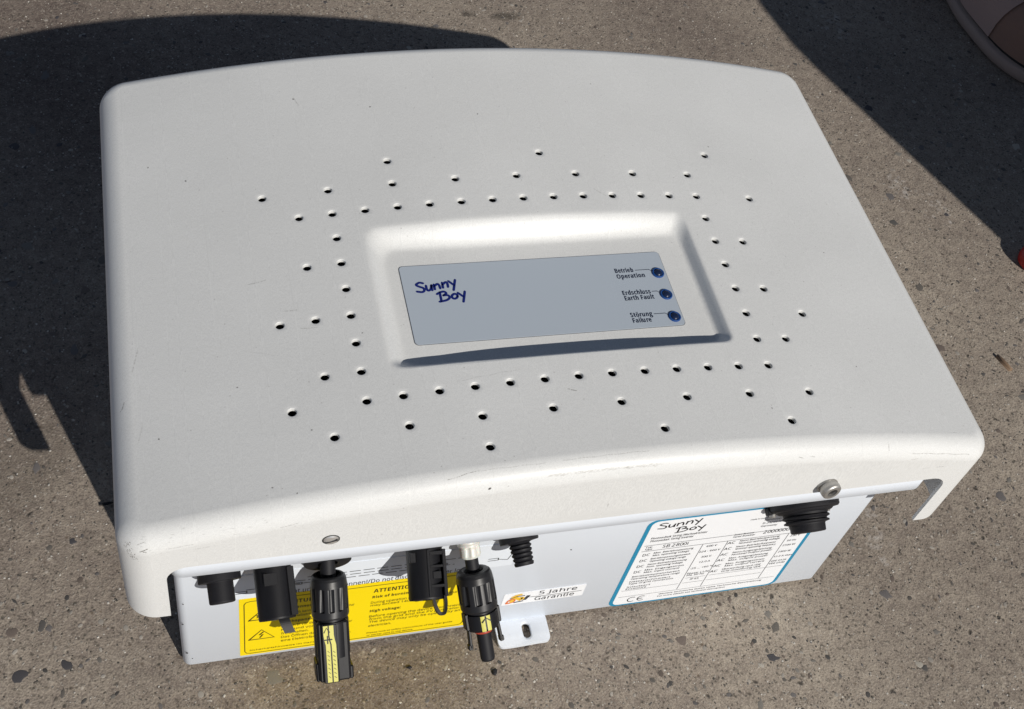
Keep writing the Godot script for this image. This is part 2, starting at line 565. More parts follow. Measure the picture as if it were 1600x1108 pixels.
func ground_textures() -> Array:
	var w := 2048
	var a := noise_img(512, 0.006, 11, 4)
	a.resize(w, w, Image.INTERPOLATE_CUBIC)
	var b := noise_img(1024, 0.09, 12, 3)
	b.resize(w, w, Image.INTERPOLATE_CUBIC)
	var ad := a.get_data()
	var bd := b.get_data()
	var d := PackedByteArray()
	d.resize(w * w * 3)
	var h := PackedByteArray()
	h.resize(w * w * 3)
	var s := 777
	# camera light falloff painted into the slab colour, paler towards the right front
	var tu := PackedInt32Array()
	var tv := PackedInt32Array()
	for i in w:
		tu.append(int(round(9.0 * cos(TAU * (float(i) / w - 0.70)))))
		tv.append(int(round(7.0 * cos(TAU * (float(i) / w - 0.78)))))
	for i in w * w:
		s = (s * 1103515245 + 12345) & 0x7fffffff
		var f := ((s >> 12) & 63) - 32
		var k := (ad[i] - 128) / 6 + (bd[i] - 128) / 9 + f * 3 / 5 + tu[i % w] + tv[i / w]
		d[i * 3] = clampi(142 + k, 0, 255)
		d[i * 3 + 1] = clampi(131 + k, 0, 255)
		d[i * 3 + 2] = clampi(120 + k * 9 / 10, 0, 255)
		var y := clampi(128 + (bd[i] - 128) / 3 + f, 0, 255)
		h[i * 3] = y; h[i * 3 + 1] = y; h[i * 3 + 2] = y
	var lo := Color(0.25, 0.25, 0.25)
	# soft wide stains
	for q in [[0.12, -0.49, 26, 9, 0.1, 0.30, 0.5], [0.085, -0.493, 9, 6, 0.3, 0.28, 0.6], [-0.05, 0.09, 70, 40, 0.2, 0.42, 0.12], [-0.28, -0.06, 50, 90, 0.5, 0.42, 0.15], [0.3, 0.0, 60, 40, 1.0, 0.45, 0.10], [-0.2, 0.15, 70, 60, 0.4, 0.44, 0.12]]:
		for k in 7:
			var p := ground_uv(q[0], q[1]) * w
			put_spot(d, w, p.x + rng.randf_range(-6, 6), p.y + rng.randf_range(-4, 4), q[2] * (0.45 + 0.09 * k), q[3] * (0.45 + 0.09 * k), q[4], Color(q[5], q[5] * 0.93, q[5] * 0.84), q[6] * 0.35, true)
	# lime smears
	for q in [[0.438, -0.484, 0.02], [0.448, -0.474, 0.015], [0.439, -0.236, 0.014], [0.415, -0.26, 0.01], [0.25, 0.06, 0.012], [0.33, -0.03, 0.012], [-0.24, 0.16, 0.02], [0.12, 0.2, 0.02]]:
		for k in 26:
			var p := ground_uv(q[0] + rng.randfn(0, q[2] * 0.5), q[1] + rng.randfn(0, q[2])) * w
			put_spot(d, w, p.x, p.y, rng.randf_range(1, 4), rng.randf_range(1, 5), rng.randf() * 3.0, Color(0.76, 0.74, 0.72), rng.randf_range(0.15, 0.5), true)
	# sand grains: dark, brown, light
	for i in 34000:
		var x := rng.randf() * w
		var y := rng.randf() * w
		var t := rng.randf()
		var c := Color(0.26, 0.245, 0.22)
		var al := rng.randf_range(0.35, 0.85)
		if t > 0.52: c = Color(0.37, 0.32, 0.27)
		if t > 0.70: c = Color(0.74, 0.70, 0.64); 
		if t > 0.97: c = Color(0.90, 0.87, 0.82)
		var r := 0.55 + 1.5 * pow(rng.randf(), 3.0)
		var q := r * rng.randf_range(0.5, 1.0)
		var an := rng.randf() * PI
		put_spot(d, w, x, y, r, q, an, c, al, true)
		if t < 0.4: put_spot(h, w, x, y, r, q, an, lo, 0.8, true)
		elif t > 0.7: put_spot(h, w, x, y, r, q, an, Color(0.75, 0.75, 0.75), 0.7, true)
	# fine dark and pale flecks, longer than wide
	for i in 120000:
		var r := rng.randf_range(0.6, 1.5)
		var c := Color(0.27, 0.25, 0.225) if i % 5 < 3 else Color(0.74, 0.70, 0.65)
		put_spot(d, w, rng.randf() * w, rng.randf() * w, r, r * rng.randf_range(0.3, 0.6), rng.randf() * PI, c, rng.randf_range(0.45, 0.95), true)
	# pits
	for i in 800:
		var x := rng.randf() * w
		var y := rng.randf() * w
		var r := rng.randf_range(1.0, 3.4)
		var q := r * rng.randf_range(0.3, 0.7)
		var an := rng.randf() * PI
		put_spot(d, w, x, y, r, q, an, Color(0.24, 0.22, 0.2), 0.75, true)
		put_spot(h, w, x, y, r, q, an, Color(0, 0, 0), 0.95, true)
	return [ImageTexture.create_from_image(Image.create_from_data(w, w, false, Image.FORMAT_RGB8, d)), ImageTexture.create_from_image(Image.create_from_data(w, w, false, Image.FORMAT_RGB8, h))]

# ---------------------------------------------------------------- scene
func _ready() -> void:
	rng.seed = 2024
	# camera
	var cam := Camera3D.new()
	cam.name = "camera"
	cam.fov = 2.0 * rad_to_deg(atan(554.0 / 1897.3))
	cam.near = 0.02
	cam.far = 200.0
	cam.transform = Transform3D(Basis(Vector3(0.9619411, 0.16357125, 0.21889213), Vector3(0.07663377, 0.60741724, -0.79067791), Vector3(-0.26229103, 0.77736011, 0.57176453)).orthonormalized(), Vector3(-0.18363907, 0.66292297, 0.37336801))
	add_child(cam)
	# sky and exposure
	var env := Environment.new()
	env.background_mode = Environment.BG_SKY
	var sm := ProceduralSkyMaterial.new()
	sm.sky_top_color = Color(0.050, 0.068, 0.108).linear_to_srgb()
	sm.sky_horizon_color = Color(0.50, 0.64, 0.86).linear_to_srgb()
	sm.sky_curve = 0.15
	sm.ground_bottom_color = Color(0.08, 0.075, 0.07).linear_to_srgb()
	sm.ground_horizon_color = Color(0.12, 0.12, 0.12).linear_to_srgb()
	sm.sun_angle_max = 12.0
	var sky := Sky.new()
	sky.sky_material = sm
	env.sky = sky
	env.tonemap_mode = Environment.TONE_MAPPER_LINEAR
	env.tonemap_exposure = 0.80
	env.sdfgi_enabled = true
	env.ssao_enabled = true
	env.ssil_enabled = true
	var we := WorldEnvironment.new()
	we.name = "environment"
	we.environment = env
	add_child(we)
	# sun: shadows run away to the upper left
	var sun := DirectionalLight3D.new()
	sun.name = "sun"
	sun.light_energy = 1.5
	sun.light_color = Color(1.0, 0.978, 0.945)
	sun.light_angular_distance = 0.5
	sun.shadow_enabled = true
	sun.look_at_from_position(Vector3(0.5531, 1.0, 1.4658), Vector3.ZERO)
	add_child(sun)
	materials()
	build_ground()
	build_inverter()
	build_surroundings()

func materials() -> void:
	M.cover = mat(Color(1, 1, 1), 0.40, 0.0, 0.4)
	M.cover.albedo_color = Color(1, 1, 1)
	M.cover.albedo_texture = cover_texture()
	var peel := NoiseTexture2D.new()
	peel.width = 1024; peel.height = 1024; peel.seamless = true
	var pn := FastNoiseLite.new()
	pn.frequency = 0.16; pn.seed = 21; pn.fractal_octaves = 3
	peel.noise = pn
	M.cover.heightmap_enabled = true
	M.cover.heightmap_texture = peel
	M.cover.heightmap_scale = 0.003
	var bump := NoiseTexture2D.new()
	bump.width = 512; bump.height = 512; bump.seamless = true
	var fn := FastNoiseLite.new()
	fn.frequency = 0.12; fn.seed = 3; fn.fractal_octaves = 2
	bump.noise = fn
	bump.as_normal_map = true
	bump.bump_strength = 1.2
	M.housing = mat(lin(0.77, 0.825, 0.90), 0.38)
	for k in ["housing"]:
		M[k].normal_enabled = true
		M[k].normal_texture = bump
		M[k].normal_scale = 0.12
		M[k].uv1_triplanar = true
		M[k].uv1_scale = Vector3(18, 18, 18)
	M.rim = mat(lin(0.71, 0.755, 0.82), 0.5)
	M.sink = mat(lin(0.02, 0.02, 0.022), 0.6)
	M.panel = mat(lin(0.46, 0.52, 0.59), 0.5)
	M.panel_edge = mat(lin(0.16, 0.17, 0.19), 0.5)
	M.blue = mat(lin(0.004, 0.014, 0.16), 0.5)
	M.navy = mat(lin(0.010, 0.018, 0.05), 0.55)
	M.led_ring = mat(lin(0.014, 0.065, 0.24), 0.55, 0.0, 0.3)
	M.led = mat(lin(0.012, 0.022, 0.060), 0.3, 0.0, 0.4)
	M.black = mat(lin(0.009, 0.009, 0.011), 0.45, 0.0, 0.4)
	M.rubber = mat(lin(0.012, 0.012, 0.015), 0.6, 0.0, 0.4)
	M.black_worn = mat(lin(0.015, 0.015, 0.017), 0.4, 0.0, 0.45)
	for k in ["black", "rubber", "black_worn"]:
		M[k].normal_enabled = true
		M[k].normal_texture = bump
		M[k].normal_scale = 0.35
		M[k].uv1_triplanar = true
		M[k].uv1_scale = Vector3(60, 60, 60)
	M.yellow = mat(lin(0.92, 0.70, 0.003), 0.45, 0.0, 0.35)
	M.white_label = mat(lin(0.89, 0.91, 0.94), 0.35)
	M.clear_label = mat(lin(0.79, 0.845, 0.915), 0.3)
	M.cyan = mat(lin(0.006, 0.25, 0.44), 0.35)
	M.ink = mat(lin(0.012, 0.012, 0.014), 0.5)
	M.ink_brown = mat(lin(0.05, 0.035, 0.004), 0.5)
	M.grey_ink = mat(lin(0.16, 0.16, 0.17), 0.5)
	M.orange = mat(lin(0.75, 0.16, 0.01), 0.4)
	M.sun_yellow = mat(lin(0.85, 0.52, 0.02), 0.4)
	M.strip = mat(lin(0.62, 0.58, 0.11), 0.45)
	M.red_seal = mat(lin(0.42, 0.055, 0.03), 0.4)
	M.gland = mat(lin(0.66, 0.65, 0.60), 0.4)
	M.gland.subsurf_scatter_enabled = true
	M.gland.subsurf_scatter_strength = 0.15
	M.steel = mat(lin(0.46, 0.45, 0.43), 0.5, 0.85)
	M.dark_steel = mat(lin(0.05, 0.05, 0.05), 0.5, 0.6)
	M.bright_steel = mat(lin(0.75, 0.74, 0.72), 0.3, 0.7)
	M.tab = mat(lin(0.75, 0.79, 0.85), 0.36)

# ------------------------------------------------------------ ground
func build_ground() -> void:
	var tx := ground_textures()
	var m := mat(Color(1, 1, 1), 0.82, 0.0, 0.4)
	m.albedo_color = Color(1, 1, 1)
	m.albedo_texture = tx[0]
	m.heightmap_enabled = true
	m.heightmap_texture = tx[1]
	m.heightmap_scale = 0.12
	var st := new_st()
	var e := 60.0
	st.set_normal(Vector3.UP)
	var c := [Vector3(-e, 0, e), Vector3(e, 0, e), Vector3(e, 0, -e), Vector3(-e, 0, -e)]
	for k in [0, 2, 1, 0, 3, 2]:
		st.set_normal(Vector3.UP)
		st.set_uv(ground_uv(c[k].x, c[k].z))
		st.add_vertex(c[k])
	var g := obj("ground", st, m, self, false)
	g.set_meta("kind", "structure")
	g.set_meta("label", "grey brown washed concrete slab with dark and pale grit")
	# stones set flush in the concrete
	var shapes := []
	for v in 6:
		shapes.append(pebble_mesh(v))
	var mats := []
	for c2 in [lin(0.105, 0.098, 0.092), lin(0.135, 0.122, 0.108), lin(0.16, 0.130, 0.112), lin(0.20, 0.185, 0.165), lin(0.070, 0.067, 0.072), lin(0.15, 0.138, 0.135), lin(0.40, 0.37, 0.32)]:
		var pm := mat(c2, 0.7, 0.0, 0.4)
		mats.append(pm)
	var placed := 0
	# those that stand out in the photograph: x, z, half length, half width, turn, tone
	var seen := [[-0.281, 0.075, 5.6, 4.4, 0.2, 4], [-0.209, 0.135, 5.5, 3.4, 1.2, 4]]
	while placed < 300:
		var x: float
		var z: float
		var r: float
		var q: float
		var a: float
		var t: int
		if placed < seen.size():
			var s: Array = seen[placed]
			x = s[0]; z = s[1]; r = s[2] * 0.001; q = s[3] * 0.001; a = s[4]; t = s[5]
		else:
			z = rng.randf_range(-0.52, 0.2)
			x = rng.randf_range(-0.36 - 0.0 * z, lerpf(0.32, 0.68, (0.2 - z) / 0.72))
			if x > -0.2 and x < 0.21 and z > -0.2 and z < 0.088: continue
			r = 0.0026 + 0.0036 * pow(rng.randf(), 2.5)
			q = r * rng.randf_range(0.4, 0.9)
			a = rng.randf() * PI
			t = [0, 1, 2, 3, 4, 5, 3, 1, 2, 3, 5, 6][rng.randi() % 12]
		var o := MeshInstance3D.new()
		o.name = "stone"
		o.mesh = shapes[rng.randi() % 6]
		o.material_override = mats[t]
		o.transform = Transform3D(Basis(Vector3.UP, a) * Basis.from_scale(Vector3(r, 0.00035, q)), Vector3(x, -0.00002, z))
		g.add_child(o, true)
		placed += 1
	# smaller stones of the same kind, too many to pick out
	var sm := MultiMesh.new()
	sm.transform_format = MultiMesh.TRANSFORM_3D
	sm.use_colors = true
	sm.mesh = pebble_mesh(3, 9)
	sm.instance_count = 3600
	for i in sm.instance_count:
		var z := rng.randf_range(-0.56, 0.22)
		var x := rng.randf_range(-0.38, lerpf(0.36, 0.74, (0.22 - z) / 0.78))
		if x > -0.19 and x < 0.19 and z < 0.07 and z > -0.16: z -= 0.36 if rng.randf() < 0.5 else -0.25
		var r := 0.0010 + 0.0016 * pow(rng.randf(), 2.0)
		sm.set_instance_transform(i, Transform3D(Basis(Vector3.UP, rng.randf() * TAU) * Basis.from_scale(Vector3(r, 0.0003, r * rng.randf_range(0.35, 0.85))), Vector3(x, -0.00002, z)))
		var c4 := [lin(0.085, 0.080, 0.076), lin(0.13, 0.118, 0.105), lin(0.15, 0.122, 0.103), lin(0.19, 0.175, 0.155), lin(0.14, 0.130, 0.126), lin(0.36, 0.33, 0.29)][mini(rng.randi() % 7, 5)] as Color
		sm.set_instance_color(i, c4 * rng.randf_range(0.75, 1.15))
	# loose and half-bedded grit too small to pick out
	var mm := MultiMesh.new()
	mm.transform_format = MultiMesh.TRANSFORM_3D
	mm.use_colors = true
	var n := 130000
	mm.mesh = pebble_mesh(9, 7)
	mm.instance_count = n
	for i in n:
		var z := rng.randf_range(-0.56, 0.22)
		var x := rng.randf_range(-0.38, lerpf(0.36, 0.74, (0.22 - z) / 0.78))
		var r := 0.00028 + 0.0008 * pow(rng.randf(), 6.0)
		if x > -0.19 and x < 0.19 and z < 0.07 and z > -0.16: z -= 0.36 if rng.randf() < 0.5 else -0.25
		var b := Basis(Vector3.UP, rng.randf() * TAU) * Basis.from_scale(Vector3(r, r * rng.randf_range(0.15, 0.5), r * rng.randf_range(0.45, 1.0)))
		mm.set_instance_transform(i, Transform3D(b, Vector3(x, -0.00002, z)))
		var k := rng.randf()
		var c3 := lin(0.10, 0.092, 0.082)
		if k > 0.22: c3 = lin(0.17, 0.148, 0.122)
		if k > 0.55: c3 = lin(0.34, 0.31, 0.27)
		if k > 0.88: c3 = lin(0.55, 0.52, 0.47)
		mm.set_instance_color(i, c3 * rng.randf_range(0.7, 1.2))
	var gm := mat(Color(1, 1, 1), 0.75, 0.0, 0.4)
	gm.albedo_color = Color(1, 1, 1)
	gm.vertex_color_use_as_albedo = true
	var mi := MultiMeshInstance3D.new()
	mi.name = "grit"
	mi.multimesh = mm
	mi.material_override = gm
	mi.set_meta("kind", "stuff")
	g.add_child(mi, true)
	var si := MultiMeshInstance3D.new()
	si.name = "small_stones"
	si.multimesh = sm
	si.material_override = gm
	si.set_meta("kind", "stuff")
	g.add_child(si, true)

func pebble_mesh(v: int, n := 11) -> ArrayMesh:
	var r2 := RandomNumberGenerator.new()
	r2.seed = 500 + v
	var rad := []
	for k in n: rad.append(r2.randf_range(0.6, 1.12))
	var st := new_st()
	st.set_smooth_group(0)
	var prev := []
	for ring in [[1.0, 0.0], [0.86, 0.75], [0.45, 1.0]]:
		var cur := []
		for k in n:
			var a := -TAU * k / n
			cur.append(Vector3(cos(a) * rad[k] * ring[0], ring[1], sin(a) * rad[k] * ring[0]))
		if prev:
			for k in n: quad(st, prev[k], prev[(k + 1) % n], cur[(k + 1) % n], cur[k])
		prev = cur
	for k in n: tri(st, prev[k], prev[(k + 1) % n], Vector3(0, 1.02, 0))
	st.generate_normals()
	return st.commit()

# ------------------------------------------------------------ inverter
# ring of a rounded rectangle in plan (x, z)
func plan(x0: float, x1: float, z0: float, z1: float, r: float, n := 6) -> PackedVector2Array:
	var p := PackedVector2Array()
	for c in [[x0 + r, z1 - r, PI], [x1 - r, z1 - r, PI * 0.5], [x1 - r, z0 + r, 0.0], [x0 + r, z0 + r, -PI * 0.5]]:
		for k in n + 1:
			var a: float = c[2] - PI * 0.5 * k / n
			p.append(Vector2(c[0] + r * cos(a), c[1] + r * sin(a)))
	return p

# prism over a plan outline; levels: [inset, y] from the bottom up; closed at both ends
func prism(st: SurfaceTool, x0: float, x1: float, z0: float, z1: float, r: float, levels: Array, cap0 := true, cap1 := true) -> void:
	var prev := PackedVector3Array()
	st.set_smooth_group(1)
	for lv in levels:
		var i: float = lv[0]
		var q := plan(x0 + i, x1 - i, z0 + i, z1 - i, maxf(r - i, 0.0004))
		var cur := PackedVector3Array()
		for p in q: cur.append(Vector3(p.x, lv[1], p.y))
		var n := cur.size()
		if prev.size():
			for k in n: quad(st, prev[k], prev[(k + 1) % n], cur[(k + 1) % n], cur[k])
		elif cap0:
			st.set_smooth_group(2)
			for k in range(1, n - 1): tri(st, cur[0], cur[k + 1], cur[k])
			st.set_smooth_group(1)
		prev = cur
	if cap1:
		st.set_smooth_group(3)
		for k in range(1, prev.size() - 1): tri(st, prev[0], prev[k], prev[k + 1])

func label_plate(called: String, x0: float, x1: float, y0: float, y1: float, r: float, m: Material, parent: Node, z := ZB, th := 0.00018) -> MeshInstance3D:
	var st := new_st()
	var q := plan(x0, x1, y0, y1, r, 4)     # here y takes the place of z
	st.set_smooth_group(-1)
	var n := q.size()
	for k in range(1, n - 1): tri(st, Vector3(q[0].x, q[0].y, z + th), Vector3(q[k + 1].x, q[k + 1].y, z + th), Vector3(q[k].x, q[k].y, z + th))
	for k in n:
		var a := q[k]
		var b := q[(k + 1) % n]
		quad(st, Vector3(b.x, b.y, z - 0.001), Vector3(a.x, a.y, z - 0.001), Vector3(a.x, a.y, z + th), Vector3(b.x, b.y, z + th))
	return obj(called, st, m, parent)

func line(st: SurfaceTool, x0: float, y0: float, x1: float, y1: float, w: float, xf: Transform3D) -> void:
	var d := Vector2(x1 - x0, y1 - y0).normalized()
	var n := Vector2(-d.y, d.x) * w * 0.5
	st.set_smooth_group(-1)
	quad(st, xf * Vector3(x0 - n.x, y0 - n.y, 0), xf * Vector3(x1 - n.x, y1 - n.y, 0), xf * Vector3(x1 + n.x, y1 + n.y, 0), xf * Vector3(x0 + n.x, y0 + n.y, 0))

func path2(a: Array) -> PackedVector2Array:
	var p := PackedVector2Array()
	for k in range(0, a.size(), 2): p.append(Vector2(a[k], a[k + 1]))
	return p

# handwritten word mark, drawn in millimetres from its lower left (x right, y up)
func word_mark(st: SurfaceTool, xf: Transform3D, r: float, h: float) -> void:
	for s in [[-64.1, -13.2, -65.9, -13.7, -67.7, -12.4, -66.3, -11.1, -64.5, -10.1, -64.1, -8.6, -65.3, -7.5, -67.9, -8.0],
		[-62.8, -11.4, -62.8, -9.4, -62.2, -8.2, -60.8, -9.0, -60.0, -11.5], [-60.1, -11.4, -60.2, -9.4, -60.1, -8.3],
		[-58.7, -11.8, -58.7, -8.8], [-58.7, -10.8, -56.9, -12.2, -56.1, -11.2, -55.9, -9.2],
		[-54.3, -12.7, -54.4, -9.5], [-54.3, -11.5, -52.4, -13.1, -51.7, -11.9, -51.8, -9.8],
		[-50.8, -13.5, -48.5, -10.7], [-47.4, -14.0, -49.3, -7.5],
		[-58.2, -5.6, -56.5, -6.6, -54.4, -6.9, -53.5, -5.7, -55.1, -4.4], [-55.0, -4.5, -52.9, -4.4, -52.3, -2.8, -54.1, -1.3, -57.7, -0.6], [-56.7, -6.4, -56.8, -0.8],
		[-48.1, -3.3, -48.8, -2.3, -49.9, -1.9, -50.8, -2.4, -51.0, -3.6, -50.3, -4.6, -49.2, -5.0, -48.3, -4.4, -48.1, -3.3],
		[-47.5, -5.5, -45.3, -3.0], [-43.9, -6.0, -45.8, 0.4]]:
		var p := path2(s)
		for k in p.size(): p[k] = Vector2(p[k].x + 67.9, -p[k].y)
		ribbon(st, p, r, h, xf)

func build_inverter() -> void:
	var inv := thing("solar_inverter", "large off-white solar inverter with arched perforated cover lying on concrete", "inverter")
	build_cover(inv)
	# housing under the cover
	var st := new_st()
	prism(st, -0.1955, 0.1955, -0.165, ZB, 0.0045, [[0.0012, 0.0035], [0.0, 0.0047], [0.0, 0.1475]], true, false)
	obj("housing", st, M.housing, inv)
	st = new_st()
	prism(st, -0.1968, 0.1950, -0.170, 0.1052, 0.0065, [[0.0008, 0.1470], [0.0, 0.1476], [0.0, 0.1570], [0.001, 0.1578]])
	obj("housing_rim", st, M.rim, inv)
	st = new_st()
	for k in 24:
		box(st, -0.17 + k * 0.0145, -0.17 + k * 0.0145 + 0.004, 0.1580, 0.178, -0.15, 0.06, 0.0003)
	box(st, -0.18, 0.18, 0.1579, 0.162, -0.158, 0.07)
	obj("heat_sink", st, M.sink, inv)
	build_tab(inv)
	build_panel(inv)
	build_labels(inv)
	build_connectors(inv)

func build_tab(inv: Node) -> void:
	# folded mounting lug with an oblong hole, standing out at the foot of the housing
	var st := new_st()
	var rough := plan(-0.0172, 0.0146, 0.083, 0.1008, 0.0032, 6)
	var out := PackedVector2Array()
	for k in rough.size():
		var a := rough[k]
		var b := rough[(k + 1) % rough.size()]
		var m := maxi(1, int(a.distance_to(b) / 0.0008))
		for i in m: out.append(a.lerp(b, float(i) / m))
	var slot := PackedVector2Array()
	var ring := PackedVector2Array()
	var cx := 0.0012
	var cz := 0.0924
	var n := out.size()
	# match every outline point with a slot point by direction
	for p in out:
		var a := atan2(p.y - cz, p.x - cx)
		var q := Vector2(cos(a) * 0.0024, sin(a) * 0.0024 + signf(sin(a)) * minf(absf(sin(a)) * 3.0, 1.0) * 0.0022)
		slot.append(Vector2(cx, cz) + q)
		ring.append(Vector2(cx, cz) + q * 1.35)
	var y0 := 0.0022
	var y1 := 0.0044
	var bend := func(p: Vector2, y: float) -> Vector3: return Vector3(p.x, y + 0.0006 * sin(p.x * 180.0) - 0.0008 * smoothstep(0.094, 0.101, p.y), p.y)
	st.set_smooth_group(1)
	for k in n:
		var j := (k + 1) % n
		quad(st, bend.call(ring[j], y1), bend.call(ring[k], y1), bend.call(out[k], y1), bend.call(out[j], y1))
		quad(st, bend.call(slot[j], y1 - 0.0005), bend.call(slot[k], y1 - 0.0005), bend.call(ring[k], y1), bend.call(ring[j], y1))
		quad(st, bend.call(slot[k], y1 - 0.0005), bend.call(slot[j], y1 - 0.0005), bend.call(slot[j], y0), bend.call(slot[k], y0))
		quad(st, bend.call(out[j], y0), bend.call(out[k], y0), bend.call(slot[k], y0), bend.call(slot[j], y0))
	st.set_smooth_group(2)
	for k in n:
		var j := (k + 1) % n
		quad(st, bend.call(out[j], y0), bend.call(out[j], y1), bend.call(out[k], y1), bend.call(out[k], y0))
	obj("mounting_lug", st, M.tab, inv)

const PANEL_Y := 0.203
func build_panel(inv: Node) -> void:
	# printed plate in the dished part of the cover; local xy plane lies flat, y pointing away from the viewer
	var flat := Basis(Vector3(1, 0, 0), Vector3(0, 0, -1), Vector3(0, 1, 0))
	var st := new_st()
	prism(st, -0.0748, 0.0666, -0.0253, 0.0254, 0.0022, [[0.0, PANEL_Y - 0.0004], [0.0, PANEL_Y + 0.00022]])
	var ep := obj("status_panel", st, M.panel_edge, inv)
	ep.transform = Transform3D(Basis.from_scale(Vector3.ONE * 0.9961), Vector3(-0.00072, FLOOR_Y - 0.9961 * PANEL_Y, 0.00146))
	ep.set_meta("label", "blue grey printed plate with three blue lamps in the dished cover")
	st = new_st()
	prism(st, -0.0745, 0.0663, -0.0250, 0.0251, 0.0020, [[0.0, PANEL_Y - 0.0004], [0.0, PANEL_Y + 0.00045]])
	obj("panel_face", st, M.panel, ep)
	var py := PANEL_Y + 0.00058
	st = new_st()
	word_mark(st, Transform3D(flat * 0.001, Vector3(-0.0679, py - 0.00008, 0.0)), 0.68, 0.12)
	obj("word_mark", st, M.blue, ep)
	st = new_st()
	var xf := Transform3D(flat, Vector3(0, py, 0))
	letter(st, "Betrieb", 0.0385, 0.0119, 0.0102, 0.0029, xf, true)
	letter(st, "Operation", 0.0385, 0.0078, 0.0156, 0.0029, xf, true)
	letter(st, "Erdschluss", 0.0384, -0.0034, 0.0155, 0.0029, xf, true)
	letter(st, "Earth Fault", 0.0386, -0.0070, 0.0162, 0.0029, xf, true)
	letter(st, "Störung", 0.0385, -0.0182, 0.0119, 0.0029, xf, true)
	letter(st, "Failure", 0.0387, -0.0218, 0.0101, 0.0029, xf, true)
	obj("lettering", st, M.navy, ep, false)
	st = new_st()
	var ly := [0.0130, -0.0020, -0.0169]
	var lx := [0.0497, 0.0547, 0.0512]
	for k in 3:
		line(st, lx[k], ly[k], 0.0574, ly[k], 0.00032, xf)
		line(st, 0.0574, ly[k], 0.0595, ly[k] - 0.0018, 0.00036, Transform3D(flat, Vector3(0, py + 0.00003, 0)))
	obj("pointer_line", st, M.navy, ep)
	for z in [-0.0101, 0.0048, 0.0197]:
		st = new_st()
		var up := Transform3D(flat, Vector3(0.0618, PANEL_Y + 0.0004, z))
		lathe(st, [[0.00335, 0.0], [0.00335, 0.0005], [0.0030, 0.0009], [0.0022, 0.0006], [0.0021, 0.0002]], up, 32)
		var lr := obj("indicator_lamp", st, M.led_ring, ep)
		st = new_st()
		lathe(st, [[0.0023, 0.0002], [0.0022, 0.0008], [0.0018, 0.0013], [0.0011, 0.0016], [0.0, 0.00175]], up, 24)
		obj("indicator_lens", st, M.led, ep)

